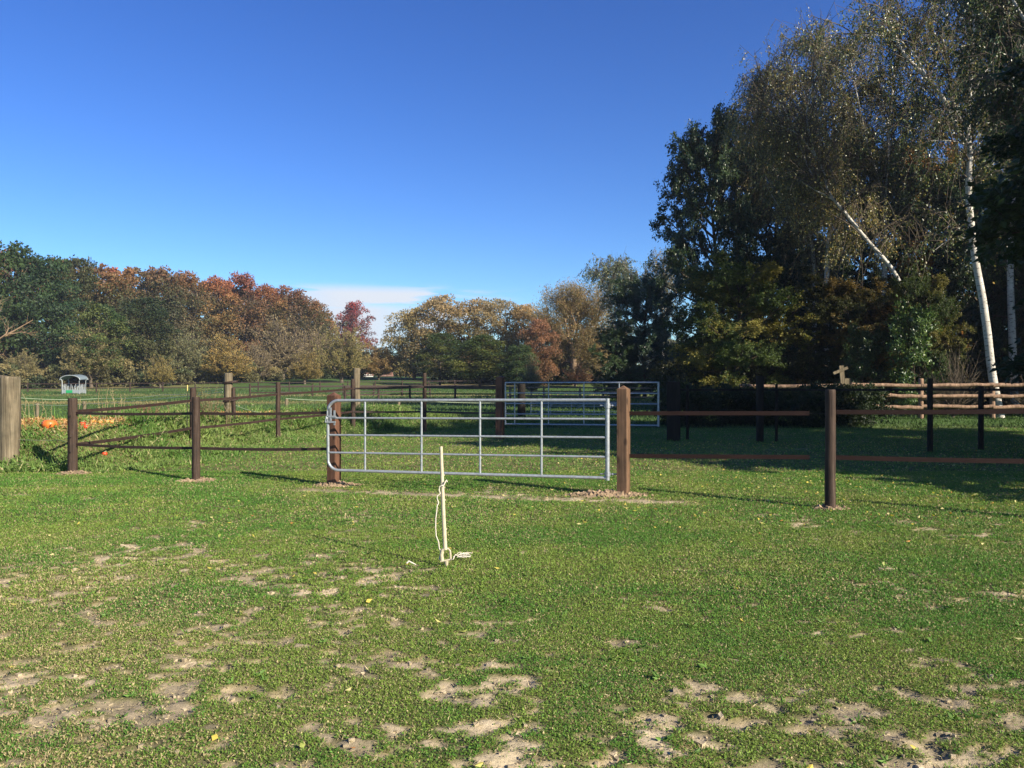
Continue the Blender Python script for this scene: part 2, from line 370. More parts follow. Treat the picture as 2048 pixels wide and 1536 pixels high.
# ------------------------------------------------------------ grass and ground cover
rng = np.random.default_rng(7)
def scatter(n, ymin, ymax, margin=0.14, extra=0.8, xmax=None):
    """random ground points over the view's wedge with a margin on either side"""
    y = np.sqrt(rng.uniform(ymin ** 2, ymax ** 2, n)); x = rng.uniform(-1, 1, n) * (y * (0.64 + margin) + extra)
    return x, y
def grass_tone(x, y, n, rng):
    a = fbm(x * 0.9, y * 0.9, 71, 3); c = fbm(x * 4, y * 4, 73, 2)
    g1 = np.array((0.080, 0.190, 0.026)); g2 = np.array((0.168, 0.242, 0.042)); g3 = np.array((0.38, 0.31, 0.16))
    k = np.clip(sst(a * 0.6 + c * 0.4 + rng.normal(0, 0.09, n), 0.42, 0.62), 0, 1)[:, None]
    col = g1 * (1 - k) + g2 * k
    lf_ = np.exp(-((x / np.maximum(y, 1) + 0.6) / 0.25) ** 2) * (1 - sst(y, 5, 9))
    dry = (rng.random(n) < 0.06 + 0.28 * lf_ + 0.10 * sst(fbm(x * 1.3, y * 1.3, 77, 3), .45, .65) + 0.25 * sst(bare(x, y), 0.02, 0.5))[:, None]
    col = np.where(dry, g3, col) * rng.uniform(0.6, 1.35, (n, 1))
    return col
mb = MB()
for (n, y0, y1, L, W, hgt) in ((430000, 2.5, 5.2, .0115, .0090, .008), (430000, 5.2, 8.5, .0155, .0120, .009), (400000, 8.5, 13.5, .021, .016, .010), (250000, 13.5, 26, .034, .022, .018)):
    x, y = scatter(n, y0, y1)
    keep = rng.random(n) > 0.965 * sst(bare(x, y) + 1.0 * (fbm(x * 13, y * 13, 81, 3) - 0.5), 0.10, 0.85)
    x = x[keep]; y = y[keep]; n = len(x)
    thick = 0.5 + 1.1 * fbm(x * 2.5, y * 2.5, 91, 3)
    z = height(x, y) + rng.uniform(0.0, 1.0, n) * hgt * thick
    nb = int(n * 0.52)
    colr = grass_tone(x, y, n, rng)
    # broad low clover-like leaves
    p = np.stack([x, y, z], 1); ax = np.stack([rng.normal(0, 1, n), rng.normal(0, 1, n), rng.uniform(-0.1, 0.5, n)], 1)
    leaves(mb, p[:nb], ax[:nb], L, W, rng, colr[:nb], up=np.tile([0, 0, 1.0], (nb, 1)), jit=0.2)
    # narrow upright blades
    p2 = p[nb:].copy(); p2[:, 2] -= 0.6 * rng.uniform(0, 1, len(p2)) * hgt
    a2 = np.stack([rng.normal(0, .75, len(p2)), rng.normal(0, .75, len(p2)), np.ones(len(p2))], 1)
    leaves(mb, p2, a2, L * 1.45, W * 0.42, rng, colr[nb:] * 1.05, jit=0.2)
tag(mb.build('short_grass', M['grass']), 'short green turf with clover covering the paddock', 'grass', kind='stuff')

# clods and dry litter on the worn patches
x, y = scatter(60000, 2.7, 7.5); b_ = bare(x, y); ok = rng.random(len(x)) < b_ * .22; x = x[ok]; y = y[ok]; mb = MB(); zc = height(x, y)
cube = np.array([[-1, -1, -1], [1, -1, -1], [1, 1, -1], [-1, 1, -1], [-1, -1, 1], [1, -1, 1], [1, 1, 1], [-1, 1, 1]]) * .5
V = cube[None] * rng.uniform(.6, 1.4, (len(x), 1, 3)) * (1 + rng.normal(0, .22, (len(x), 8, 3))) * (rng.uniform(.006, .022, len(x)) * (1 + .4 * (rng.random(len(x)) ** 8)))[:, None, None]
th_ = rng.uniform(0, 6.28, len(x)); cs = np.cos(th_)[:, None]; sn = np.sin(th_)[:, None]; V = np.stack([V[..., 0] * cs - V[..., 1] * sn, V[..., 0] * sn + V[..., 1] * cs, V[..., 2] * .8], -1) + np.stack([x, y, zc], 1)[:, None]
Fc = np.array([[0, 3, 2, 1], [4, 5, 6, 7], [0, 1, 5, 4], [1, 2, 6, 5], [2, 3, 7, 6], [3, 0, 4, 7]])
mb.add(V.reshape(-1, 3), (np.arange(len(x))[:, None, None] * 8 + Fc[None]).reshape(-1, 4), np.repeat(SAND * rng.uniform(.6, 1.15, (len(x), 1)), 8, axis=0))
tag(mb.build('soil_clods', M['ground']), 'small crumbs of sandy soil on the worn patches of the near turf', 'soil', kind='stuff')
x, y = scatter(60000, 2.7, 9); ok = rng.random(len(x)) < .12 + .6 * sst(bare(x, y), .02, .4); x = x[ok]; y = y[ok]; n = len(x); mb = MB()
leaves(mb, np.stack([x, y, height(x, y) + .006], 1), np.stack([rng.normal(0, 1, n), rng.normal(0, 1, n), rng.normal(.05, .15, n)], 1), .035, .0045, rng, np.array((.46, .38, .22)) * rng.uniform(.5, 1.2, (n, 1)), up=np.tile([0, 0, 1.0], (n, 1)), jit=.1)
tag(mb.build('dry_litter', M['grass']), 'dry straw-coloured bits of dead grass on the near turf', 'dead grass', kind='stuff')

# taller grass and weeds on the bank behind the left fence
def bank_points(n, dmax=2.5, seed=3):
    r = np.random.default_rng(seed); x = r.uniform(-15, 2, int(n * 4)); y = r.uniform(13, 32, int(n * 4)); d, h = ridge(x, y); ok = d < dmax
    return x[ok][:n], y[ok][:n], r
x, y, r = bank_points(190000, 2.7)
ok = (x > -14) & ((y - 0) > 13.2) ; x = x[ok]; y = y[ok]
d, h = ridge(x, y); top = straw_mask(x, y, d)
ok = r.random(len(x)) > top * 0.93; x = x[ok]; y = y[ok]; d = d[ok]; n = len(x)
clump = sst(fbm(x * 1.6, y * 1.6, 101, 3), 0.32, 0.62) * (0.30 + 0.70 * (1 - sst(d, 1.5, 2.7))) * (1 - .6 * (x < -7) * (y < 15.5) * (1 - sst(d, 1.6, 2.2)))
z = height(x, y) - 0.01
mb = MB(); k = r.random(n) < 0.55
g1 = np.array((0.08, 0.17, 0.03)); g2 = np.array((0.20, 0.27, 0.07)); g3 = np.array((0.36, 0.32, 0.16))
kk = np.clip(fbm(x * 0.9, y * 0.9, 111, 3) * 1.6 - 0.35 + r.normal(0, .15, n), 0, 1)[:, None]
colr = (g1 * (1 - kk) + g2 * kk); colr = np.where((r.random(n) < 0.07)[:, None], g3, colr) * r.uniform(0.6, 1.3, (n, 1))
p = np.stack([x, y, z], 1)
a = np.stack([r.normal(0, .55, n), r.normal(0, .55, n), np.ones(n)], 1)
leaves(mb, p[k], a[k], 0.08 + 0.22 * clump[k], 0.016, r, colr[k], jit=0.15)
p2 = p.copy(); p2[:, 2] += r.uniform(0, 1, n) * (0.04 + 0.27 * clump)
leaves(mb, p2[~k], np.stack([r.normal(0, 1, n), r.normal(0, 1, n), r.uniform(-.4, .5, n)], 1)[~k], 0.05 + .03 * clump[~k], 0.035, r, colr[~k] * 0.9, up=np.tile([0, -0.3, 1.0], ((~k).sum(), 1)))
tag(mb.build('long_grass', M['grass']), 'long grass and nettles growing over the bank behind the left fence', 'tall grass', kind='stuff')

# coarse grass tufts over the meadow beyond
n = 60000; y = 26 * (110 / 26.0) ** rng.random(n); x = rng.uniform(-.8, .8, n) * y
c = ground_col(x, y) * rng.uniform(0.75, 1.25, (n, 1)); mb = MB()
leaves(mb, np.stack([x, y, height(x, y) - .01], 1), np.stack([rng.normal(0, .5, n), rng.normal(0, .5, n), np.ones(n)], 1), 0.05 + y * 0.0022, 0.02 + y * 0.0007, rng, c, jit=0.2)
tag(mb.build('meadow_grass', M['grass']), 'rough meadow grass beyond the fences', 'grass', kind='stuff')

# fallen yellow leaves on the right-hand turf
n = 5200; y = rng.uniform(8.2, 20, n); x = rng.uniform(-3.5, 13, n)
keep = rng.random(n) < 0.12 + 0.88 * sst(x + (y - 9) * 0.25, 0.0, 6.5); x = x[keep]; y = y[keep]; n = len(x)
sp = scatter(190, 2.8, 10); x = np.concatenate([x, sp[0]]); y = np.concatenate([y, sp[1]]); n = len(x)
c = np.array([(0.62, 0.50, 0.10), (0.50, 0.44, 0.13), (0.60, 0.27, 0.08), (0.68, 0.60, 0.27), (0.32, 0.36, 0.09)])[rng.choice(5, n, p=[.35, .25, .06, .2, .14])]
mb = MB(); leaves(mb, np.stack([x, y, height(x, y) + 0.022], 1), np.stack([rng.normal(0, 1, n), rng.normal(0, 1, n), rng.normal(0, .25, n)], 1), .042, .028, rng, c, up=np.tile([0, 0, 1.0], (n, 1)), jit=.1)
tag(mb.build('fallen_leaves', M['leaf']), 'yellow birch leaves fallen on the turf right of the near gate', 'leaves', kind='stuff')

# broad-leaved weeds (plantain, dock) dotted in the near turf
n0 = 150; sp = scatter(n0, 2.8, 7); mb = MB()
for x0, y0 in zip(*sp):
    q = rng.integers(5, 9); th = rng.uniform(0, 6.28, q); s_ = rng.uniform(.6, 1.15)
    a = np.stack([np.cos(th), np.sin(th), rng.uniform(.15, .7, q)], 1)
    cc = np.array((0.11, 0.20, 0.04)) * rng.uniform(.7, 1.35, (q, 1))
    leaves(mb, np.tile([x0, y0, hz(x0, y0) + .008], (q, 1)), a, (.042 * s_), (.018 * s_), rng, cc, up=np.tile([0, 0, 1.0], (q, 1)), jit=.08)
tag(mb.build('weeds', M['grass']), 'broad-leaved weeds dotted in the near turf', 'weeds', kind='stuff')

# ------------------------------------------------------------ posts, rails, gates
def round_post(name, base, hgt, r, mat, parent, lean=(0, 0), k=14, rough=0.0, seed=0, label=None):
    rg = np.random.default_rng(seed); mb = MB(); z = np.array([-0.15, 0.0, 0.25, 0.5, 0.75, 0.97, 0.995, 1.0]) * hgt; z[0] = -0.15
    pts = np.stack([lean[0] * z, lean[1] * z, z], 1); pts[1:-2, :2] += rg.normal(0, r * 0.03, (len(z) - 3, 2))
    rad = np.array([1.04, 1.03, 1.0, 1.0, 0.98, 0.97, 0.93, 0.86]) * r
    mb.tube(pts, rad, k)
    if rough:
        for v in mb.v: v[:, :2] *= 1 + rough * (fbm(v[:, 0] * 30 + seed, v[:, 1] * 30 + v[:, 2] * 3, seed, 3) - 0.5)[:, None]
    o = mb.build(name, mat, parent, np.array([base[0], base[1], hz(base[0], base[1])]))
    if label: o['label'] = label
    return o
def square_post(name, base, s, hgt, rz, mat, label, cat='gate post', cap=0.05, parent=None, grp=None):
    mb = MB(); h = s / 2; e = 0.006
    ring = lambda q, z: [[-q, -q + e, z], [-q + e, -q, z], [q - e, -q, z], [q, -q + e, z], [q, q - e, z], [q - e, q, z], [-q + e, q, z], [-q, q - e, z]]
    V = ring(h, -0.2) + ring(h, hgt - cap) + [[0, 0, hgt]]
    Fq = [[a_, (a_ + 1) % 8, 8 + (a_ + 1) % 8, 8 + a_] for a_ in range(8)] + [[8 + a_, 8 + (a_ + 1) % 8, 16, 16] for a_ in range(8)]
    mb.add(V, Fq)
    o = mb.build(name, mat, parent, (base[0], base[1], hz(base[0], base[1]))); o.rotation_euler[2] = rz
    return tag(o, label, cat, grp) if parent is None else o
def belt(pts_anchor, sag=0.02, n=10):
    out_ = []
    for a_, b_ in zip(pts_anchor[:-1], pts_anchor[1:]):
        tt = np.linspace(0, 1, n, endpoint=False)[:, None]; q = np.asarray(a_) * (1 - tt) + np.asarray(b_) * tt
        q[:, 2] -= (4 * tt * (1 - tt))[:, 0] * sag; out_.append(q)
    out_.append(np.asarray(pts_anchor[-1])[None]); return np.vstack(out_)

pRG = G(1247, 992); pLG = G(668, 971)
square_post('gate_post', pRG, 0.142, 1.46, R(-27), M['gate_wood'], 'square brown wooden post with pointed top on the hinge side of the near gate')
square_post('gate_post', pLG, 0.15, 1.36, R(-24), M['redpost'], 'square reddish brown wooden post behind the latch end of the near gate')

def field_gate(Lx, Rx, zl, zr, verts, rf, rb, name, label, loc_mid, rounded=True, sides=10):
    """Lx,Rx: xy of latch and hinge ends; zl,zr: bar heights at each end, top to bottom; verts: fractions"""
    Lx = np.array(Lx); Rx = np.array(Rx); o = thing(name, label, 'gate', (loc_mid[0], loc_mid[1], 0)); off = np.array([loc_mid[0], loc_mid[1], 0])
    def pt(f, z): q = Lx * (1 - f) + Rx * f; return np.array([q[0], q[1], z])
    def zz(i_, f): return zl[i_] * (1 - f) + zr[i_] * f
    W = np.linalg.norm(Rx - Lx); mb = MB()
    if rounded:
        c = 0.155 / W; pts = [pt(1, zz(0, 1))] + [pt(f, zz(0, f)) for f in np.linspace(1, c, 8)[1:]]
        for a_ in np.linspace(0, math.pi / 2, 7)[1:]: pts.append(pt(c * (1 - math.sin(a_)), zz(0, 0) - 0.155 * (1 - math.cos(a_))))
        lowc = []
        for a_ in np.linspace(0, math.pi / 2, 7): lowc.append(pt(c * (1 - math.cos(a_)), zz(-1, 0) + 0.155 * (1 - math.sin(a_))))
        pts += lowc + [pt(f, zz(-1, f)) for f in np.linspace(c, 1, 8)[1:]]
    else:
        pts = None
        mb.tube([pt(0, zz(0, 0)), pt(1, zz(0, 1))], rf, sides); mb.tube([pt(0, zz(-1, 0)), pt(1, zz(-1, 1))], rf, sides)
        mb.tube([pt(0, zz(-1, 0) - .02), pt(0, zz(0, 0) + .02)], rf, sides)
    if pts is not None: mb.tube(np.array(pts), rf, sides)
    for v in mb.v: v -= off
    mb.build('frame', M['zinc'], o)
    mb = MB(); mb.tube([pt(1, zz(-1, 1) - .03), pt(1, zz(0, 1) + .02)], rf * 1.35, sides)
    for v in mb.v: v -= off
    mb.build('hinge_stile', M['zinc'], o)
    for i_ in range(1, len(zl) - 1):
        mb = MB(); mb.tube([pt(0.004, zz(i_, 0)), pt(.993, zz(i_, 1))], rb, sides)
        for v in mb.v: v -= off
        mb.build('rail', M['zinc'], o)
    for f in verts:
        mb = MB(); mb.tube([pt(f, zz(-1, f)), pt(f, zz(0, f))], rb * 1.03, sides)
        for v in mb.v: v -= off
        mb.build('upright', M['zinc'], o)
    return o, pt, zz, off
gL = ((656 - 1024) / F * 11.40, 11.40); gR = ((1215 - 1024) / F * 10.60, 10.60)
yl = [801, 836, 870, 905, 940]; yr = [800, 838, 875, 914, 956]
zl = [CAMH - (q - HOR) * gL[1] / F for q in yl]; zr = [CAMH - (q - HOR) * gR[1] / F for q in yr]
def frac(px):   # where along the near gate a photograph column falls
    s_ = (px - 1024) / F; return (s_ * gL[1] - gL[0]) / ((gR[0] - gL[0]) - s_ * (gR[1] - gL[1]))
gate, pt, zz, off = field_gate(gL, gR, zl, zr, [frac(v) for v in (730, 843, 960, 1083)], 0.0215, 0.0152, 'steel_gate',
    'galvanised five-bar steel gate, the near one, sunlit between the two brown square posts', gL)
for (i_, zt) in ((0, -0.075), (4, 0.05)):
    z_ = zz(i_, 1) + zt; a_ = pt(1, z_); mb = MB(); hp = np.array([pRG[0] - .05, pRG[1] + .02, z_])
    mb.tube([pt(.975, z_ + .003), pt(1.0, z_)], 0.008, 8); mb.tube([a_ + [0, 0, -.03], a_ + [0, 0, .03]], 0.04, 10)
    mb.tube([a_, hp], 0.011, 8); mb.tube([a_ + (hp - a_) * .38, a_ + (hp - a_) * .48], 0.022, 6); mb.tube([a_ + (hp - a_) * .8, a_ + (hp - a_) * .9], 0.026, 6)
    for v in mb.v: v -= off
    mb.build('hinge', M['zinc_dark'], gate)
mb = MB(); z_ = zz(1, 0)
q = pt(0.012, z_); th = np.array(rotz(math.atan2(gR[1] - gL[1], gR[0] - gL[0])))
mb.box(q + [0, -.028, .055], (.028, .012, .19), th); mb.box(q + [.02, -.03, .022], (.12, .022, .025), th); mb.box(q + [0.0, -.03, -.055], (.15, .02, .022), th)
mb.tube([q + [-.06, -.035, .03], q + [-.075, -.035, -.06]], .008, 8); mb.box(q + [.055, -.03, .06], (.022, .018, .10), th); mb.box(q + [.055, -.03, -.075], (.02, .016, .05), th)
mb.tube([q + [-.07, -.03, .0], q + [.06, .06, .0]], .012, 8)
for v in mb.v: v -= off
mb.build('latch', M['zinc'], gate)

# --- near fence, left run
pA = G(145, 948); pB = G(392, 962); pC = pLG
def zat(py, D): return CAMH - (py - HOR) * D / F
f1 = thing('paddock_fence', 'low brown fence of two belt rails on round posts left of the near gate', 'fence', pA)
def fpost(parent, base, topy, r, seed, name='post', mat='brown_post', lean=(0, 0), rough=0.05):
    loc = np.array(base[:2]); o = round_post(name, base, zat(topy, base[1]) - hz(base[0], base[1]), r, M[mat], None, lean, 14, rough, seed)
    o.parent = parent; o.location = (base[0] - parent.location.x, base[1] - parent.location.y, hz(base[0], base[1]) - parent.location.z); return o
def fbelt(parent, pts, h=0.045, t=0.012, mat='rail', name='rail', sag=0.015, tube=None):
    mb = MB(); q = belt(pts, sag) - np.array(parent.location)
    if tube: mb.tube(q, tube, 6)
    else: mb.strip(q, h, t)
    return mb.build(name, M[mat], parent)
rA = 0.076; rB = 0.062
oA = fpost(f1, pA, 796, rA, 1); oB = fpost(f1, pB, 794, rB, 2)
for dz, oo in ((.60, oA), (.95, oA), (.36, oA)):
    mb = MB(); mb.tube([[0, -rA - .006, dz], [0, -rA + .02, dz]], .016, 8); mb.build('knob', M['dark_wood'], oo)
for ya, yb, yc in ((826, 827, 825), (889, 897, 898)):
    a_ = np.array([pA[0] + rA * .9, pA[1] - .02, zat(ya, pA[1])]); b_ = np.array([pB[0], pB[1] + rB + .012, zat(yb, pB[1])]); c_ = np.array([pC[0] - .07, pC[1] + .03, zat(yc, pC[1])])
    fbelt(f1, [a_, b_, c_], .042)
# --- back-slanting fence behind it
f2 = thing('paddock_fence', 'brown belt-rail fence slanting back from the left round post to the far gate', 'fence', G(386, 905))
bp = [(386, 905, 776, .068), (556, 885, 764, .058), (706, 866, 758, .07), (849, 864, 746, .062)]
bases = [G(a_, b_) for a_, b_, _, _ in bp]
for k_, ((px, py, ty, r_), q) in enumerate(zip(bp, bases)): fpost(f2, q, ty, r_, 10 + k_)
far_post = np.array([(1000 - 1024) / F * 21.3, 21.3, 0])
for ys in ((823, 801, 788.5, 777, 774, 776), (889, 856, 838, 823, 823, 826)):
    pts = [np.array([pA[0] + rA * .9, pA[1] + .02, zat(ys[0], pA[1])])]
    for q, yy in zip(bases, ys[1:5]): pts.append(np.array([q[0], q[1] - .075, zat(yy, q[1])]))
    pts.append(np.array([far_post[0] - .06, far_post[1], zat(ys[5], far_post[1])]))
    fbelt(f2, pts, .055)
# --- near fence, right run
pD = G(1661, 1018); pE = np.array([6.35, 8.35, 0])
f3 = thing('paddock_fence', 'brown fence of two reddish belt rails on a round post right of the near gate', 'fence', pD)
oD = fpost(f3, pD, 779, .062, 21, rough=.06); fpost(f3, pE, 776, .062, 22)
DE = pD[1]
for y0_, y1_, y2_, y3_ in ((826.5, 826.5, 824, 819), (912, 914.5, 915, 923)):
    e = P(1619, y1_, pD[1] + .10)
    fbelt(f3, [np.array([pRG[0] + .075, pRG[1], zat(y0_, pRG[1])]), e], .052, .012, 'rail_red', sag=.0)
    a_ = np.array([pD[0] + .055, pD[1] + .0, zat(y2_, pD[1])]); b_ = np.array([pE[0], pE[1] - .05, zat(y3_, pE[1])])
    fbelt(f3, [a_, b_], .052, .012, 'rail_red', sag=.01)
    fbelt(f3, [e + [-.02, 0, 0], np.array([pD[0] - .04, pD[1] + .03, e[2]])], 0, 0, 'black', 'tie_cord', 0, tube=.003)

# --- far gate with its posts
D2 = 21.0
square_post('gate_post', far_post, .19, zat(752, 21.3), R(-20), M['redpost'], 'square reddish post at the left end of the far steel gate', cap=.03)
fp2 = np.array([(1347 - 1024) / F * 20.6, 20.6, 0])
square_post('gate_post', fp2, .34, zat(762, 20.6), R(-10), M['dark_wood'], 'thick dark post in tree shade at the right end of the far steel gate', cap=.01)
a_ = ((1011 - 1024) / F * 21.1, 21.1); b_ = ((1317 - 1024) / F * 20.5, 20.5)
g2, pt2, zz2, off2 = field_gate(a_, b_, [zat(v, 21.1) for v in (765.5, 786, 807, 828, 848)], [zat(v, 20.5) for v in (765, 787, 808, 829, 851)],
    [(1030 - 1011) / 306., (1099 - 1011) / 306., (1170 - 1011) / 306., (1240 - 1011) / 306.], .022, .016, 'steel_gate',
    'galvanised five-bar steel gate, the far one, half in tree shade behind the near gate', a_, rounded=False, sides=8)
# a braced gate farther off and a dark stump seen through its bars
D3 = 38.0
a_ = (P(1062, 0, D3)[0], D3); b_ = (P(1240, 0, D3)[0], D3 - .6)
g3, pt3, zz3, off3 = field_gate(a_, b_, [zat(v, D3) for v in (804, 812, 822, 832)], [zat(v, D3) for v in (804, 812, 823, 834)],
    [.22, .45, .7], .022, .015, 'steel_gate', 'low grey gate with slanting braces seen through the bars of the far steel gate', a_, rounded=False, sides=6)
for f_ in (.0, .35, .7):
    mb = MB(); mb.tube([pt3(f_ + .02, zz3(-1, f_)), pt3(f_ + .28, zz3(0, f_))], .016, 6)
    for v in mb.v: v -= off3
    mb.build('brace', M['zinc_dark'], g3)
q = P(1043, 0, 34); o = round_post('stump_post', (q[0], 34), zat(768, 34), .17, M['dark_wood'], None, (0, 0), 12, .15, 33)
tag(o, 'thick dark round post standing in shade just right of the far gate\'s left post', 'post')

# --- weathered posts
pW = G(19, 936)
o = round_post('weathered_post', pW, zat(753, pW[1]) - hz(pW[0], pW[1]), .165, M['old_wood'], None, (0.012, 0), 16, .25, 41); tag(o, 'thick pale weathered wooden post at the left edge of the photo', 'post')
pw2 = G(457, 884); o = round_post('weathered_post', pw2, zat(746, pw2[1]) - hz(pw2[0], pw2[1]), .105, M['old_wood'], None, (0.0, 0), 10, .35, 42)
tag(o, 'grey split wooden post with a brown post strapped to its side', 'post')
o = round_post('strapped_post', (pw2[0] + .16, pw2[1] - .04), zat(775, pw2[1]) - hz(pw2[0] + .16, pw2[1] - .04), .045, M['brown_post'], None, (-.02, 0), 10, .05, 43)
tag(o, 'slim brown post strapped to the grey split post', 'post')
for dz in (.52, .98):
    mb = MB(); th_ = np.linspace(0, 2 * math.pi, 24); cx, cy = pw2[0] + .05, pw2[1] - .01
    mb.strip(np.stack([cx + .19 * np.cos(th_), cy + .125 * np.sin(th_), hz(*pw2[:2]) + dz + .03 * np.cos(th_)], 1), .045, .01)
    tag(mb.build('strap', M['rail']), 'dark strap round the split post, ' + ('lower of two' if dz < .7 else 'upper of two'), 'strap', 'straps round the split post')
pw3 = G(713, 851) ; o = round_post('weathered_post', pw3, zat(746, pw3[1]), .13, M['old_wood'], None, (0, 0), 10, .2, 44)
tag(o, 'pale weathered post standing right behind a brown fence post left of the near gate\'s middle', 'post')
ef = thing('electric_fence', 'thin pale cords on short stakes crossing the meadow behind the bank', 'electric fence', (P(168, 0, 32)[0], 32, 0)); eo = np.array(ef.location)
for px, pb, ptop, D_ in ((572, 832, 798, 32.), (795, 827, 800, 36.), (74, 832, 806, 33), (168, 830, 803, 32)):
    o = round_post('stake', (P(px, 0, D_)[0], D_), zat(ptop, D_), .07, M['old_wood'], ef, (.10 if px == 795 else .03, 0), 8, .3, px); o.location = (o.location[0] - eo[0], o.location[1] - eo[1], o.location[2])
def cord(pts, r=.006, mat='cord', sag=.05):
    mb = MB(); mb.tube(belt(pts, sag) - eo, r, 5); mb.build('cord', M[mat], ef)
cord([P(30, 806, 26), P(74, 809, 33), P(168, 808, 32), P(445, 784, 19.)], .009)
cord([P(30, 795, 24), P(200, 797, 26), P(330, 789, 24), P(445, 778, 19.5)], .008)
cord([P(572, 797, 32), P(700, 799, 33), P(795, 799, 36), P(1000, 806, 40)], .011)
cord([P(472, 811, 19.5), P(560, 823, 24), P(650, 816, 26), P(705, 802, 23.9)], .006, sag=.1)
cord([P(38, 879, 14.0), P(118, 880, 13.4), P(139, 883, 13.1)], .003, sag=.01)

# --- small soil mounds at the post feet, with clods
def soil_mound(c, rx, ry, h, seed, lb, n=90):
    rg = np.random.default_rng(seed); a_ = np.linspace(0, 2 * np.pi, 32, endpoint=False); rr = np.array([1.0, .82, .6, .38, .18, 0.02]); V = []
    for q in rr:
        x_ = c[0] + rx * q * np.cos(a_) * (1 + .25 * (vnoise(a_ * 2.2, a_ * 0 + seed, seed) - .5)); y_ = c[1] + ry * q * np.sin(a_) * (1 + .3 * (vnoise(a_ * 1.7, a_ * 0 + 3, seed) - .5))
        z_ = height(x_, y_) + h * (1 - q ** 1.5) * (0.5 + .9 * fbm(x_ * 12, y_ * 12, seed, 3)) - (.025 if q > .9 else 0)
        V.append(np.stack([x_, y_, z_], 1))
    V = np.vstack(V); k_ = 32; Fq = [[i_ * k_ + j_, i_ * k_ + (j_ + 1) % k_, (i_ + 1) * k_ + (j_ + 1) % k_, (i_ + 1) * k_ + j_] for i_ in range(5) for j_ in range(k_)]
    mb = MB(); base_c = np.array((0.33, 0.24, 0.155)); mb.add(V, Fq, base_c * (0.7 + .6 * fbm(V[:, 0] * 20, V[:, 1] * 20, seed, 3))[:, None])
    for _ in range(n):
        q = np.sqrt(rg.random()) * 1.05; t_ = rg.uniform(0, 6.28); q *= 1 + .5 * rg.random() ** 3; x_ = c[0] + rx * q * math.cos(t_); y_ = c[1] + ry * q * math.sin(t_)
        s_ = rg.uniform(.006, .026) * (1.2 - .5 * q); z_ = hz(x_, y_) + h * (1 - min(q, 1) ** 1.5) * .8
        mb.box((x_, y_, z_ + s_ * .3), (s_ * 2 * rg.uniform(.7, 1.4), s_ * 2, s_ * 1.5), rotz(rg.uniform(0, 3)) @ rotx(rg.uniform(-.7, .7)) @ roty(rg.uniform(-.7, .7)), base_c * rg.uniform(.6, 1.15))
    o = mb.build('soil_mound', M['ground']); return tag(o, lb, 'soil')
soil_mound(pRG + [-.22, .0, 0], .55, .2, .07, 51, 'crumbly reddish soil heaped round the foot of the right near gate post', 300)
soil_mound(pLG + [.02, -.02, 0], .34, .16, .05, 52, 'crumbly soil round the foot of the left near gate post', 160)
soil_mound(pA + [.03, -.03, 0], .30, .17, .05, 53, 'pale sandy soil at the foot of the leftmost round post', 70)
soil_mound(pB + [.05, -.03, 0], .30, .22, .03, 54, 'pale sandy soil at the foot of the second round post from the left', 90)
soil_mound(pD + [.0, -.0, 0], .24, .12, .03, 55, 'thin ring of soil at the foot of the right round post', 60)
soil_mound(bases[0] + [.12, -.1, 0], .42, .25, .04, 56, 'sandy soil at the foot of the back post behind the second round post', 40)

# --- tread-in stake with its tape
s0 = G(892, 1134); DS = 6.49
st = thing('fence_stake', 'pale tread-in fence stake with a foot loop standing in the turf before the gate', 'fence stake', (s0[0], s0[1], 0)); so_ = np.array([s0[0], s0[1], 0])
mb = MB(); zs = [P(882, 893, 6.6), P(884, 950, 6.57), P(887, 1030, 6.52), P(890.5, 1100, DS)]
pts = np.array(zs) - so_; mb.tube(belt(pts, 0, 4), np.linspace(.0135, .0180, 13), 8, squash=.8)
for q_ in (0.28, .4, .52, .8):
    c_ = pts[0] * (1 - q_) + pts[3] * q_; mb.box(c_ + [.013, 0, 0], (.016, .012, .012))
mb.build('shaft', M['stake'], st)
mb = MB(); Q = lambda px, py, d=DS: P(px, py, d) - so_
lp = [Q(884, 1122), Q(883, 1110), Q(885, 1101), Q(890, 1097.5), Q(896, 1097.5), Q(900, 1102), Q(901, 1112), Q(901, 1121)]
mb.tube(belt(lp, 0, 4), np.concatenate([np.linspace(.017, .013, 12), np.full(17, .009)]), 8, squash=.7)
mb.tube([Q(881, 1123), Q(902, 1119)], .012, 8, squash=.7)
mb.tube([Q(892, 1121), Q(893, 1130), Q(893.5, 1141)], [.022, .013, .004], 8, squash=.6)
mb.build('foot_loop', M['stake'], st)
mb = MB(); tp = [(884.5, 971), (879, 973), (878, 980), (880.5, 987), (875, 991), (873.8, 996), (877, 1006), (874, 1012), (873.5, 1020), (871.3, 1036), (871, 1056), (872, 1072), (877, 1084), (878, 1095), (881, 1103), (880, 1112), (878, 1119)]
q = np.array([P(a_, b_, 6.5 - .0 * k_) for k_, (a_, b_) in enumerate(tp)]); mb.tube(q, .0052, 5, squash=.5)
q = np.array([P(a_, b_, 6.53) for a_, b_ in ((884, 971), (888, 970), (891, 963), (893, 960), (894, 964))]); mb.tube(q, .006, 5)
o = mb.build('fence_tape', M['tape']); tag(o, 'frayed pale tape hanging loosely down the left side of the fence stake', 'tape')
mb = MB(); rg = np.random.default_rng(5)
for k_ in range(15):
    a_ = G(rg.uniform(906, 926), rg.uniform(1114, 1122)); b_ = a_ + [rg.uniform(.03, .12), rg.uniform(-.04, .05), 0]; c_ = (a_ + b_) / 2 + [0, rg.uniform(-.03, .03), rg.uniform(.0, .02)]
    a_[2] = .03; b_[2] = .03; mb.tube([a_, c_ + [0, 0, .03], b_], .0028, 4)
mb.tube([P(902, 1118, 6.48), P(906, 1119, 6.46), G(910, 1122) + [0, 0, .05]], .004, 4)
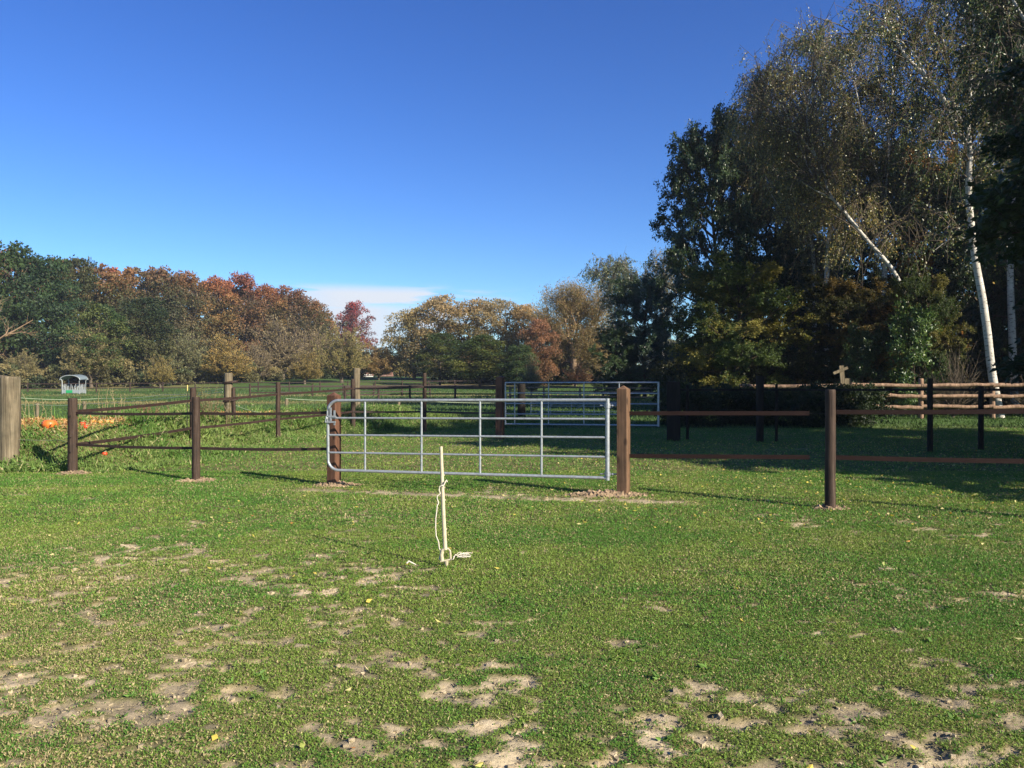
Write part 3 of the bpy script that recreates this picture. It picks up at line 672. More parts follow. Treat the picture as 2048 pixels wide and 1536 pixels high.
tag(mb.build('frayed_cord', M['tape']), 'tangle of frayed white cord on the grass right of the fence stake', 'cord')
mb = MB(); mb.tube([G(813, 1137) + [0, 0, .04], G(818, 1136) + [0, 0, .055], G(824, 1137) + [0, 0, .045], G(832, 1137) + [0, 0, .03]], [.006, .008, .006, .004], 6)
tag(mb.build('cord_end', M['tape']), 'short loose end of pale cord on the grass left of the fence stake', 'cord')

# --- pumpkins on the straw heap
def pumpkin(pos, r, col, lb, sq=.72):
    o = thing('pumpkin', lb, 'pumpkin', pos, group='pumpkins on the straw heap'); nu, nv = 30, 12; u = np.arange(nu) * 2 * np.pi / nu; v = np.linspace(-np.pi / 2, np.pi / 2, nv)
    U, V_ = np.meshgrid(u, v); rr = r * (1 - .09 * np.abs(np.cos(U * 5)) ** .5 + .04) * np.cos(V_) ** .8
    zz_ = r * sq * np.sin(V_) - r * .16 * np.exp(-((V_ - np.pi / 2) / .35) ** 2) + r * sq
    Vx = np.stack([rr * np.cos(U), rr * np.sin(U), zz_], -1).reshape(-1, 3)
    Fq = [[i_ * nu + j_, i_ * nu + (j_ + 1) % nu, (i_ + 1) * nu + (j_ + 1) % nu, (i_ + 1) * nu + j_] for i_ in range(nv - 1) for j_ in range(nu)]
    mb = MB(); mb.add(Vx, Fq, np.array(col) * (0.85 + .15 * np.cos(U * 10).reshape(-1, 1)), True); mb.build('flesh', M['pumpkin'], o)
    mb = MB(); mb.tube([[0, 0, r * sq * 1.7], [0.01, 0, r * sq * 2.05], [.03, .01, r * sq * 2.3]], [.02, .014, .016], 6, col=(.25, .25, .12)); mb.build('stem', M['pumpkin'], o)
OR = (.75, .17, .03); RD = (.62, .07, .02); YO = (.72, .33, .07)
for px, py, D_, r_, c_, lb in ((99, 856, 14.9, .135, OR, 'large flat orange pumpkin left of the leftmost round post'), (165, 842, 15.0, .055, RD, 'small red pumpkin, first right of the leftmost round post'),
        (172, 845, 14.9, .055, RD, 'red pumpkin half behind the first red one'), (187, 842, 15.3, .05, YO, 'orange-yellow pumpkin right of the red pair'), (200, 843, 15.3, .05, YO, 'pale orange pumpkin third from the red pair'),
        (215, 842, 15.4, .06, YO, 'yellow-orange pumpkin at the right end of the small row'), (222, 841, 15.5, .05, YO, 'yellow pumpkin touching the one at the row\'s right end'), (209, 868, 14.4, .05, RD, 'red-orange pumpkin low in the grass below the row'),
        (376, 834, 17.3, .055, OR, 'small orange pumpkin by the cane left of the second round post')):
    X_ = (px - 1024) / F * D_; zt = hz(X_, D_); p_ = P(px, py, D_); pumpkin((p_[0], p_[1], zt - r_ * .45), r_, c_, lb)

# straw / bark litter over the crest of the bank
n = 42000; x, y, r = bank_points(n, 1.5, 17); n = len(x); d, h = ridge(x, y); top = straw_mask(x, y, d)
ok = (r.random(n) < top) & (x > -14); x = x[ok]; y = y[ok]; n = len(x)
c = np.array([(0.60, 0.36, 0.15), (0.50, 0.26, 0.09), (0.35, 0.17, 0.07), (0.66, 0.48, 0.22)])[r.choice(4, n)] * r.uniform(.7, 1.2, (n, 1))
mb = MB(); leaves(mb, np.stack([x, y, height(x, y) + r.uniform(0, .05, n)], 1), np.stack([r.normal(0, 1, n), r.normal(0, 1, n), r.normal(0, .3, n)], 1), .09, .025, r, c, up=np.tile([0, 0, 1.0], (n, 1)))
tag(mb.build('straw_litter', M['leaf']), 'orange-brown straw and leaf litter along the crest of the bank', 'straw', kind='stuff')
# dry stalks and leafy weed stems
rg = np.random.default_rng(77)
def weed(px, D_, hgt, lb, n=5, col=(.33, .28, .15), leafy=0, name='dry_stalk'):
    x0 = (px - 1024) / F * D_; z0 = hz(x0, D_); mb = MB(); lm = []
    for _ in range(n):
        a_ = rg.uniform(0, 6.28); l = rg.uniform(.05, .3) * hgt; b0 = np.array([x0 + rg.normal(0, .12), D_ + rg.normal(0, .12), z0 - .02]); e = b0 + [l * math.cos(a_), l * math.sin(a_), hgt * rg.uniform(.6, 1)]
        m_ = (b0 + e) / 2 + [rg.normal(0, .04), rg.normal(0, .04), .06]; mb.tube([b0, m_, e], [.008, .006, .003], 4, col=col); 
        q_ = rg.integers(4, 9) + leafy; tt = rg.random(q_)[:, None]; lm.append(m_ * (1 - tt) + e * tt)
    pp = np.vstack(lm); leaves(mb, pp, np.tile([0, 0, -.2], (len(pp), 1)), .05 if leafy else .03, .02, rg, np.array(col) * rg.uniform(.6, 1.1, (len(pp), 1)), jit=1)
    tag(mb.build(name, M['leaf']), lb, 'weed')
weed(50, 15.4, .62, 'pair of pale dry stalks just right of the left weathered post', 5)
weed(92, 15.4, .5, 'thin dry stalks above the large orange pumpkin', 3)
weed(185, 15.6, .55, 'dry pale stalks behind the small pumpkin row', 5)
weed(225, 15.8, .75, 'tall pale dry stalks right of the pumpkin row', 7)
weed(415, 19.5, .95, 'tall olive weeds between the second round post and the split post', 16, (.20, .20, .09), 20, 'tall_weed')
weed(435, 19.2, .85, 'brown leggy weeds leaning on the split post', 14, (.22, .17, .09), 20, 'tall_weed')
weed(300, 17.0, .45, 'tangled reddish dead stems below the slanting rails', 18, (.28, .17, .10), 6)
q0 = P(374, 770, 17.2); mb = MB(); mb.tube([[q0[0], 17.2, hz(q0[0], 17.2) - .05], [q0[0] + .01, 17.2, q0[2]]], .011, 6, col=(.62, .48, .16)); tag(mb.build('bamboo_cane', M['pumpkin']), 'thin yellow cane standing left of the second round post', 'cane')

# --- hay feeder far left
DF = 96.0
def FP(px, py, d=0): return P(px, py, DF + d)
fo = P(148, 787, DF); z0 = hz(fo[0], DF); fd = thing('hay_feeder', 'grey roofed hay feeder with barred sides standing in the far left meadow', 'hay feeder', (fo[0], DF, z0)); 
Wd = 1.02; Dp = .72; Hh = 1.68
for sx_ in (-1, 1):
    for sy_ in (-1, 1):
        mb = MB(); mb.tube([[sx_ * Wd, sy_ * Dp, 0], [sx_ * Wd, sy_ * Dp, Hh * .95], [sx_ * (Wd + .14), sy_ * Dp, Hh + .06]], .05, 6); mb.build('post', M['feeder'], fd)
th_ = np.linspace(0, np.pi, 15); mb = MB(); xs = (Wd + .16) * np.cos(th_); zs_ = Hh + .05 + .52 * np.sin(th_)
V = np.concatenate([np.stack([xs, 0 * xs - Dp - .2, zs_], 1), np.stack([xs, 0 * xs + Dp + .2, zs_ + .1], 1), np.stack([xs * .975, 0 * xs - Dp - .2, zs_ - .06], 1), np.stack([xs * .975, 0 * xs + Dp + .2, zs_ + .04], 1)])
Fq = [[i_, i_ + 1, 15 + i_ + 1, 15 + i_] for i_ in range(14)] + [[30 + i_ + 1, 30 + i_, 45 + i_, 45 + i_ + 1] for i_ in range(14)] + [[i_ + 1, i_, 30 + i_, 30 + i_ + 1] for i_ in range(14)]
mb.add(V, Fq); mb.build('roof', M['feeder_roof'], fd)
for sy_ in (-1, 1): mb = MB(); mb.tube(np.stack([xs, 0 * xs + sy_ * (Dp + .19), zs_ - .02], 1), .06, 6); mb.build('roof_arch', M['feeder'], fd)
for (c_, s_) in (((0, -Dp, .30), (2 * Wd, .06, .42)), ((0, Dp, .30), (2 * Wd, .06, .42)), ((-Wd, 0, .30), (.06, 2 * Dp, .42)), ((Wd, 0, .30), (.06, 2 * Dp, .42))):
    mb = MB(); mb.box(c_, s_); mb.build('side_panel', M['feeder'], fd)
for sy_ in (-1, 1):
    for k_ in range(9):
        x_ = -Wd + .18 + k_ * (2 * Wd - .36) / 8; mb = MB(); mb.tube([[x_, sy_ * Dp, .5], [x_ + .04 * (-1) ** k_, sy_ * Dp, 1.0 + .2 * (k_ % 3 == 1)]], .035, 5); mb.build('bar', M['feeder'], fd)
for sx_ in (-1, 1):
    for k_ in range(4): mb = MB(); mb.tube([[sx_ * Wd, -Dp + .2 + k_ * .33, .5], [sx_ * Wd, -Dp + .2 + k_ * .33, 1.15]], .035, 5); mb.build('bar', M['feeder'], fd)
mb = MB(); mb.box((-.15, -Dp - .05, .30), (.75, .02, .34)); mb.build('sign', M['green_sign'], fd)

# --- far fences across the meadow
def far_fence(ends, step, hgt, lb, mat='brown_post', r=.09, rails=(.55, 1.15)):
    ends = [np.array(e, float) for e in ends]; o = thing('meadow_fence', lb, 'fence', (ends[0][0], ends[0][1], 0)); ofs = np.array([ends[0][0], ends[0][1], 0]); pp = []
    for a_, b_ in zip(ends[:-1], ends[1:]):
        n_ = max(1, int(np.linalg.norm(b_ - a_) / step))
        for k_ in range(n_): pp.append(a_ + (b_ - a_) * k_ / n_)
    pp.append(ends[-1]); P0 = np.array([[q[0], q[1], hz(q[0], q[1])] for q in pp]) - ofs
    rr = random.Random(len(pp)); dd = {}
    for q in P0:
        if 'me' not in dd:
            mb = MB(); mb.tube([[0, 0, -.1], [0, 0, hgt]], r, 6); oo = mb.build('post', M[mat], o, q); dd['me'] = oo
        else:
            oo = dd['me'].copy(); COL.objects.link(oo); oo.parent = o; oo.location = q
        oo.rotation_euler = (rr.uniform(-.03, .03), rr.uniform(-.03, .03), rr.uniform(0, 3))
    for z_ in rails:
        mb = MB(); mb.strip(P0 + [0, -r, z_], .10, .03); mb.build('rail', M['rail'] if mat == 'brown_post' else M[mat], o)
def XY(px, D): return ((px - 1024) / F * D, D)
far_fence([XY(-160, 96), XY(260, 101), XY(640, 105), XY(1010, 112)], 3.4, 1.3, 'long brown two-rail fence crossing the meadow behind the hay feeder')
far_fence([XY(500, 74), XY(560, 78), XY(860, 86)], 3.0, 1.35, 'brown rail fence in the meadow between the split post and the near gate')
far_fence([XY(690, 62), XY(820, 66), XY(1000, 66)], 2.6, 1.25, 'brown rail fence in the meadow straight behind the near gate')
far_fence([XY(1020, 66), XY(1160, 62), XY(1335, 56)], 3.2, 1.2, 'weathered rail fence in the shade behind the far steel gate', 'log', .08, (.45, .8, 1.1))

# --- shaded fence at the right with lit log fence behind it
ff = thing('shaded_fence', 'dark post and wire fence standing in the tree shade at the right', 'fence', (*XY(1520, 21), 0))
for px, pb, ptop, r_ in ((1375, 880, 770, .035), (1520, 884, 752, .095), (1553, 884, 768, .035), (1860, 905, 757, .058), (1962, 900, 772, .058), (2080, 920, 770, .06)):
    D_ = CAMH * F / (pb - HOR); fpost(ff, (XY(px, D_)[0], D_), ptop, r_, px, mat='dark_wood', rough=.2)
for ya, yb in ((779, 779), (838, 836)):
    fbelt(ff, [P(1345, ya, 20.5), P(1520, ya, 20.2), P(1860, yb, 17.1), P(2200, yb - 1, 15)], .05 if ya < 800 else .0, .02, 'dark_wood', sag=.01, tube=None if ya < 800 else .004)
lf = thing('log_fence', 'sunlit three-rail fence of split logs under the birches', 'fence', (*XY(1703, 33), 0)); lo = np.array(lf.location)
DL = 33.
for px, ptop in ((1703, 768), (1842, 757), (1985, 766), (2120, 766)):
    fpost(lf, XY(px, DL + .1), ptop, .10, px, mat='log', rough=.2)
for yy, x0_ in ((771, 1480), (792, 1760), (814, 1735)):
    xs_ = [q_ for q_ in (x0_, 1842, 1985, 2125) if q_ >= x0_]; 
    if x0_ < 1700: xs_ = [1480, 1703, 1842, 1985, 2125]
    for a_, b_ in zip(xs_[:-1], xs_[1:]):
        mb = MB(); rg_ = np.random.default_rng(int(a_ + yy)); D_ = DL - .12; p0 = P(a_, yy + rg_.uniform(-1.5, 1.5), D_) - lo; p1 = P(b_ + 3, yy + rg_.uniform(-1.5, 1.5) - (b_ > 1900) * 2, D_) - lo
        tt = np.linspace(0, 1, 9)[:, None]; q = p0 * (1 - tt) + p1 * tt; q[:, 2] += rg_.normal(0, .012, 9); mb.tube(q, .078 * rg_.uniform(.85, 1.12, 9), 8); mb.build('log_rail', M['log'], lf)
mb = MB(); c0 = P(1683, 775, 30); z0 = c0[2] - 1.25
cr = thing('old_boards', 'weathered grey boards nailed as a leaning cross above the shaded fence', 'boards', (c0[0], 30, 0)); co = np.array(cr.location)
mb.box(P(1687, 783, 30) - co, (.17, .06, 1.95), roty(R(-5))); mb.build('upright_board', M['old_wood'], cr)
mb = MB(); mb.box(P(1681, 741, 29.95) - co, (.58, .05, .10), roty(R(-22))); mb.build('cross_board', M['old_wood'], cr)
mb = MB(); mb.box(P(1695, 768, 30.08) - co, (.22, .10, .42)); mb.box(P(1672, 773, 29.9) - co, (.9, .05, .07)); mb.build('backing_board', M['old_wood'], cr)

# --- far buildings glimpsed between the trees
def house(px, py0, py1, wpx, D, wall, lb, roofh=.45, gable=True):
    c = P(px, py1, D); zb = hz(c[0], D) if False else c[2] - .3; W_ = wpx / F * D; H_ = (py1 - py0) / F * D; o = thing('house', lb, 'building', (c[0], D, zb))
    mb = MB(); mb.box((0, 0, H_ * .3), (W_, W_ * .8, H_ * .6 + .6)); mb.build('wall', M[wall], o)
    mb = MB(); w2 = W_ * .56; d2 = W_ * .45; z1 = H_ * .6; z2 = H_ * 1.0
    V = [(-w2, -d2, z1), (w2, -d2, z1), (w2, d2, z1), (-w2, d2, z1), (-w2, 0, z2), (w2, 0, z2)]
    mb.add(V, [[0, 1, 5, 4], [2, 3, 4, 5], [3, 0, 4, 4], [1, 2, 5, 5], [0, 3, 2, 1]]); mb.build('roof', M['tile'], o)
    for k_ in (-.28, .1):
        mb = MB(); mb.box((k_ * W_, -W_ * .4 - .03, H_ * .32), (W_ * .15, .06, H_ * .24)); mb.build('window', M['glass'], o)
house(632, 722, 752, 34, 170, 'plaster', 'white house with red roof glimpsed behind the bare trees left of centre')
house(771, 742, 762, 26, 185, 'brick', 'small pinkish brick shed at the far end of the meadow')
house(735, 741, 760, 20, 180, 'plaster', 'small white outbuilding left of the pinkish shed')

# ------------------------------------------------------------ trees
def colmix(n, rg, cols, w, var=.25):
    c = np.array(cols)[rg.choice(len(cols), n, p=np.array(w) / sum(w))]; return c * rg.uniform(1 - var, 1 + var, (n, 1))
def poly(rg, p, d, L, nseg, wander, trop=(0, 0, 0)):
    pts = [p]; d = d / np.linalg.norm(d); trop = np.array(trop); s_ = L / nseg
    for _ in range(nseg):
        d = d + rg.normal(0, wander, 3) + trop; d = d / np.linalg.norm(d); p = p + d * s_; pts.append(p)
    return np.array(pts)
def along(pts, f):
    f = f * (len(pts) - 1); i_ = min(int(f), len(pts) - 2); u_ = f - i_; return pts[i_] * (1 - u_) + pts[i_ + 1] * u_, unit(pts[i_ + 1] - pts[i_])
def side_dir(rg, t, ang):
    v = unit(np.cross(t, rg.normal(0, 1, 3))); return t * math.cos(ang) + v * math.sin(ang)
def sample_tw(tw, n, rg):
    """n points spread over a list of twigs"""
    k = rg.integers(0, len(tw), n); A = np.array([q[0] for q in tw]); Bm = np.array([q[len(q) // 2] for q in tw]); C_ = np.array([q[-1] for q in tw])
    u_ = rg.random(n)[:, None] ** .8; p = np.where(u_ < .5, A[k] * (1 - 2 * u_) + Bm[k] * 2 * u_, Bm[k] * (2 - 2 * u_) + C_[k] * (2 * u_ - 1)); d = unit(C_[k] - A[k])
    return p, d

def broadleaf(seed, H, Rc, cb, nl, cols, w, Lf, n1=16, n2=8, n3=6, r0=None, droop=0.0, elev=(10, 60), mat='leaf', bark='bark', spread=.22, prof=None, trunk_top=.86):
    rg = np.random.default_rng(seed); tb = MB(); r0 = r0 or H * .018
    tr = poly(rg, np.array([0, 0, -.2]), np.array([0, 0, 1.]), H * trunk_top, 9, .05, (0, 0, .05)); tb.tube(tr, np.linspace(r0, r0 * .2, 10), 9)
    tw = []
    for k in range(n1):
        f = cb + (1 - cb) * ((k + rg.random()) / n1); p, t_ = along(tr, min(f, .99))
        e_ = (math.sin(math.pi * min(1, (f - cb) / (1 - cb) * .72 + .23)) ** .55) if prof is None else prof((f - cb) / (1 - cb))
        el = R(elev[0] + (elev[1] - elev[0]) * (f - cb) / (1 - cb) + rg.uniform(-12, 12)); az = k * 2.4 + rg.uniform(-.5, .5); L = Rc * e_ * rg.uniform(.75, 1.12)
        d = np.array([math.cos(az) * math.cos(el), math.sin(az) * math.cos(el), math.sin(el)]); L1 = L / max(.55, math.cos(el))
        l1 = poly(rg, p, d, L1, 6, .09, (0, 0, .03 - droop)); tb.tube(l1, np.linspace(r0 * .32, r0 * .07, 7), 5, cap=False)
        for q in range(n2):
            ff = .22 + .78 * (q + rg.random()) / n2; p2, t2 = along(l1, min(ff, .99)); l2 = poly(rg, p2, side_dir(rg, t2, R(rg.uniform(25, 65))), L1 * rg.uniform(.24, .45) * (1.15 - .5 * ff), 4, .13, (0, 0, .05 - droop * 2))
            tb.tube(l2, np.linspace(r0 * .1, r0 * .03, 5), 4, cap=False)
            for s_ in range(n3):
                p3, t3 = along(l2, min(.99, .2 + .8 * (s_ + rg.random()) / n3)); l3 = poly(rg, p3, side_dir(rg, t3, R(rg.uniform(20, 75))), Rc * rg.uniform(.08, .2), 2, .2, (0, 0, .02 - droop * 3)); tw.append(l3)
                if s_ % 2 == 0: tb.tube(l3, [r0 * .035, r0 * .025, r0 * .015], 3, cap=False)
    n = nl; p, d = sample_tw(tw, n, rg); p = p + rg.normal(0, Lf * spread * 2.2, (n, 3)); lb = MB()
    axc = unit(p - np.array([0, 0, H * .5])); ax = d * .5 + np.array([0, 0, -.35 - droop * 2]); c = cols(p, rg, H, Rc) if callable(cols) else colmix(n, rg, cols, w)
    leaves(lb, p, ax, Lf, Lf * .62, rg, c, up=axc * .7 + np.array([0, 0, .45]), jit=.55)
    a_ = tb.build('trunk', M[bark], None); b_ = lb.build('crown', M[mat], None)
    return a_, b_

def puffy(seed, H, Rc, cb, npuff, nl, Lf, colf, r0=.3, lean=.0):
    """distant tree: foliage gathered in many small clumps over limbs"""
    rg = np.random.default_rng(seed); tb = MB(); lb = MB(); tr = poly(rg, np.array([0, 0, -.3]), np.array([lean, 0, 1.]), H * .8, 8, .05); tb.tube(tr, np.linspace(r0, r0 * .3, 9), 7)
    C_ = []; Rr = []
    for k in range(npuff):
        z = cb * H + (1 - cb) * H * ((k + rg.random()) / npuff) * .97; f = (z / H - cb) / (1 - cb); e_ = math.sin(math.pi * min(1., f * .80 + .18)) ** .55
        az = rg.uniform(0, 6.28); rr = Rc * e_ * rg.uniform(.35, .95); c = np.array([rr * math.cos(az), rr * math.sin(az), z]); C_.append(c); Rr.append(Rc * rg.uniform(.16, .36) * (.6 + .5 * e_))
        if k % 2 == 0:
            p, _ = along(tr, min(.95, max(.15, (z - .25 * rr) / H / .8 * .85))); tb.tube([p, p * .4 + c * .6 + [0, 0, -.3], c], [r0 * .3, r0 * .18, r0 * .08], 4, cap=False)
    C_ = np.array(C_); Rr = np.array(Rr); k = rg.choice(npuff, nl, p=Rr ** 2 / (Rr ** 2).sum()); u_ = unit(rg.normal(0, 1, (nl, 3))); u_[:, 2] = np.where(u_[:, 2] < -.3, -u_[:, 2], u_[:, 2])
    rad = Rr[k] * (1 - .45 * rg.random(nl) ** 2) * (1 + .25 * (rg.random(nl) ** 4)); sc_ = np.array([1, 1, .8]); p = C_[k] + u_ * rad[:, None] * sc_
    col = colf(p, rg, H, Rc) * rg.uniform(.8, 1.2, (npuff, 1))[k]
    leaves(lb, p, u_ * .3 + rg.normal(0, .6, (nl, 3)), Lf, Lf * .7, rg, col, up=u_ * 1.4, jit=.4)
    return tb.build('trunk', M['bark'], None), lb.build('crown', M['leaf'], None)

def stand(name, label, cat, proto, loc, scale=(1, 1, 1), rz=0, group=None, color=(1, 1, 1), first=[]):
    """put a tree: an Empty carrying trunk and crown (copies after the first)"""
    o = thing(name, label, cat, loc, rz, group)
    for q in proto:
        if q.name in first: c = q.copy(); COL.objects.link(c)
        else: c = q; first.append(q.name)
        c.parent = o; c.scale = scale
        if c.name.startswith('crown'): c.color = (*color, 1)
    return o
def tone(base, alt, thr=.5, amt=1.0, topcol=None, topz=.72, scale=.35):
    base = np.array(base); alt = np.array(alt)
    def f(p, rg, H, Rc):
        n = len(p); k = sst(fbm(p[:, 0] * scale + p[:, 1] * .3, p[:, 2] * scale + 7, 5, 2) + rg.normal(0, .1, n), thr - .1, thr + .1)[:, None] * amt; c = base * (1 - k) + alt * k
        if topcol is not None:
            k2 = sst(p[:, 2] / H + rg.normal(0, .07, n), topz - .1, topz + .12)[:, None]; c = c * (1 - k2) + np.array(topcol) * k2
        return c * rg.uniform(.72, 1.28, (n, 1))
    return f
DKG = (.028, .052, .020); OLV = (.13, .115, .042); BRN = (.14, .108, .052); ORG = (.25, .145, .055); YEL = (.26, .17, .045); RED = (.28, .05, .025)
W1 = puffy(1, 20, 6.2, .16, 95, 11000, .46, tone(DKG, (.045, .075, .022)))
W2 = puffy(2, 20, 5.6, .2, 90, 11000, .44, tone(OLV, DKG, .5, .8))
W3 = puffy(3, 20, 5.4, .12, 105, 12500, .42, tone(BRN, (.06, .07, .026), .5, .9, (.22, .11, .05), .84))
W4 = puffy(4, 20, 5.2, .25, 90, 10000, .42, tone(ORG, (.075, .07, .028), .5, .85, (.30, .11, .055), .82))
def wood_tree(px, topy, wpx, D, proto, lb, name='broadleaf_tree', cat='tree', color=(1, 1, 1), rz=None, R0=None, H0=20., base=None, grp='trees along the edge of the left wood'):
    X_ = (px - 1024) / F * D; zb = hz(X_, D) if base is None else base; H_ = P(px, topy, D)[2] - zb; s_ = H_ / H0; r_ = wpx / 2 / F * D / R0 * (1.18 if name in ('willow_bush', 'bare_tree') else 1)
    return stand(name, lb, cat, proto, (X_, D, zb), (r_, r_, s_), (px * .37) % 6.28 if rz is None else rz, grp, color)
WT = [(10, 486, 190, 120, W1, 6.2, 'tall dark green tree at the far left end of the wood', (1, 1, 1)),
      (88, 513, 140, 125, W1, 6.2, 'dark green tree, second from the left end of the wood', (.9, 1, 1)),
      (150, 520, 120, 136, W2, 5.6, 'brown-green tree in the wood above the hay feeder', (1.1, .95, .9)),
      (205, 610, 120, 116, W2, 5.6, 'low olive tree at the wood\'s edge just right of the hay feeder', (.8, 1.1, .8)),
      (232, 545, 110, 138, W3, 5.2, 'brown tree with yellowish lower leaves standing above the largest willow bush', (.95, 1, .9)),
      (285, 598, 135, 122, W2, 5.6, 'broad dark olive tree in front of the wood between two willow bushes', (.62, .72, .7)),
      (318, 535, 110, 146, W3, 5.2, 'dull brown tree in the middle of the left wood', (.8, .85, .9)),
      (375, 545, 100, 152, W3, 5.2, 'brown tree behind the round grey willow bush', (1, .95, .9)),
      (428, 556, 100, 158, W4, 5.0, 'bright orange-leaved tree with a pale trunk in the left wood', (1, 1, .9)),
      (482, 549, 100, 163, W4, 5.0, 'red-brown round-topped tree rising above the yellow willow bush', (.8, .72, .9)),
      (530, 572, 90, 168, W4, 5.0, 'orange-brown tree left of the last round crown of the wood', (.85, .9, .8)),
      (576, 574, 105, 172, W3, 5.2, 'brown round-crowned tree near the right end of the wood', (.95, .8, .9)),
      (624, 600, 76, 176, W3, 5.2, 'last brown tree at the right end of the left wood', (1.05, 1, .9)),
      (-70, 500, 160, 112, W1, 6.2, 'dark green tree cut off by the left edge of the photo', (1, 1, 1))]
for px, ty, wp, D_, pr, r0_, lb, cl_ in WT: wood_tree(px, ty, wp, D_, pr, lb, color=cl_, R0=r0_)

def mass(name, lb, items, cat='wood', Lf=.6, nl=4200, seed=5, trunks=True, mat='leaf'):
    """far trees that read as one mass: items (px, top px row, width px, D, colours)"""
    rg = np.random.default_rng(seed); mbm = MB()
    for (px, ty, wp, D_, ca, cb_) in items:
        X_ = (px - 1024) / F * D_; zb = hz(X_, D_); H_ = P(px, ty, D_)[2] - zb; Rc = wp / 2 / F * D_; npf = 34; C_ = []; Rr = []
        for k in range(npf):
            f = (k + rg.random()) / npf; e_ = math.sin(math.pi * min(1, f * .78 + .2)) ** .5; az = rg.uniform(0, 6.28); rr = Rc * e_ * rg.uniform(.2, .85)
            C_.append((X_ + rr * math.cos(az), D_ + rr * math.sin(az), zb + H_ * (.02 + f * .90))); Rr.append(Rc * rg.uniform(.22, .4))
        C_ = np.array(C_); Rr = np.array(Rr); k = rg.integers(0, npf, nl); u_ = unit(rg.normal(0, 1, (nl, 3))); u_[:, 2] = np.abs(u_[:, 2]) * 1.1 - .35; p = C_[k] + u_ * (Rr[k] * (1 - .3 * rg.random(nl)))[:, None]
        t_ = rg.random((nl, 1)) ** 1.2; hh = sst((p[:, 2] - zb) / H_ + rg.normal(0, .1, nl), .55, .9)[:, None]; c = (np.array(ca) * (1 - hh) + np.array(cb_) * hh) * rg.uniform(.7, 1.3, (nl, 1)) * rg.uniform(.8, 1.2, (npf, 1))[k]
        leaves(mbm, p, u_ * .3 + rg.normal(0, .6, (nl, 3)), Lf, Lf * .7, rg, c, up=u_ * 1.4, jit=.4)
    return tag(mbm.build(name, M[mat]), lb, cat, kind='stuff')
prof_ = [(-120, 478), (0, 486), (60, 496), (100, 501), (200, 510), (300, 523), (400, 546), (480, 553), (540, 570), (600, 590), (650, 618)]
it = []; rg = np.random.default_rng(9)
for px in np.arange(-110, 650, 26):
    ty = np.interp(px, *zip(*prof_)) + rg.uniform(-2, 9); D_ = 165 + 35 * (px + 110) / 760 + rg.uniform(-8, 12); kk_ = rg.choice(3, p=[.5, .3, .2])
    it.append((px, ty, rg.uniform(60, 95), D_, [BRN, OLV, BRN][kk_], [(.24, .12, .05), (.17, .11, .05), (.36, .12, .055)][kk_]))
mass('autumn_wood', 'orange and brown crowns of the wood behind its front row at the left', it, Lf=.7, nl=3300)
it = [(px, 695 + rg.uniform(-25, 20), 60, 150 + px * .045, DKG, (.05, .06, .025)) for px in np.arange(-140, 700, 24)]
mass('underwood', 'dark undergrowth along the foot of the left wood', it, 'undergrowth', Lf=.5, nl=1500, seed=6)
it = [(px, (712 if px < 1100 else 672) + rg.uniform(-14, 14), 74, 215 + rg.uniform(-10, 25), (.035, .05, .025), (.07, .07, .03)) for px in np.arange(600, 2500, 26)]
mass('far_wood', 'low dark green wood closing the meadow in the distance', it, Lf=.7, nl=2600, seed=7)

it = [(px, 738 + rg.uniform(-10, 10), 44, 126 + rg.uniform(-4, 6), (.03, .045, .02), (.09, .09, .035)) for px in np.arange(880, 1360, 20)]
mass('scrub', 'low dark scrub along the far edge of the meadow behind the far gate', it, 'scrub', Lf=.35, nl=1300, seed=12)
it = [(px, 732 + rg.uniform(-16, 12), 46, np.interp(px, [-140, 300, 700], [112, 119, 150]) + rg.uniform(-3, 5), [(.05, .07, .03), (.13, .12, .05)][int(rg.random() < .45)], [(.10, .12, .05), (.26, .21, .09)][int(rg.random() < .5)]) for px in np.arange(-140, 720, 15)]
mass('edge_shrubs', 'low olive and tan shrubs growing along the foot of the left wood', it, 'shrubs', Lf=.34, nl=1100, seed=14)
# willow bushes: sheaves of twigs on a short trunk
def willow(seed, H, Rc, nb, nl, col, w, Lf, up=.9, stem=.16, tw_r=.022, bark='twig', z0=.0):
    rg = np.random.default_rng(seed); tb = MB(); lb = MB(); tr = poly(rg, np.array([0, 0, -.2]), np.array([0, 0, 1.]), H * stem + .2, 4, .05); tb.tube(tr, np.linspace(H * .03, H * .024, 5), 8); tw = []
    for k in range(nb):
        az = rg.uniform(0, 6.28); tilt = rg.random() ** .8 * R(72); d = np.array([math.cos(az) * math.sin(tilt), math.sin(az) * math.sin(tilt), math.cos(tilt)])
        L = 1 / math.sqrt((d[2] / (H * (1 - stem))) ** 2 + (math.hypot(d[0], d[1]) / Rc) ** 2) * rg.uniform(.72, 1.05); l1 = poly(rg, tr[-1] - [0, 0, rg.uniform(0, .4)], d, L, 6, .06, (0, 0, .035 * up)); tb.tube(l1, np.linspace(tw_r * 2.3, tw_r * .6, 7), 4, cap=False)
        for q in range(9):
            p2, t2 = along(l1, rg.uniform(.25, .98)); l2 = poly(rg, p2, side_dir(rg, t2, R(rg.uniform(12, 42))), L * rg.uniform(.15, .38), 3, .1, (0, 0, .05 * up)); tw.append(l2); tb.tube(l2, np.linspace(tw_r, tw_r * .4, 4), 3, cap=False)
    p, d = sample_tw(tw, nl, rg); p = p + rg.normal(0, Lf * .3, (nl, 3)); leaves(lb, p, d, Lf, Lf * .34, rg, colmix(nl, rg, col, w), up=unit(p - np.array([0, 0, H * .35])) * .8, jit=.5)
    return tb.build('trunk', M[bark], None), lb.build('crown', M['leaf'], None)
V1 = willow(21, 7, 2.9, 85, 13000, [(.25, .22, .10), (.18, .17, .08), (.34, .27, .12)], [3, 3, 1], .26)
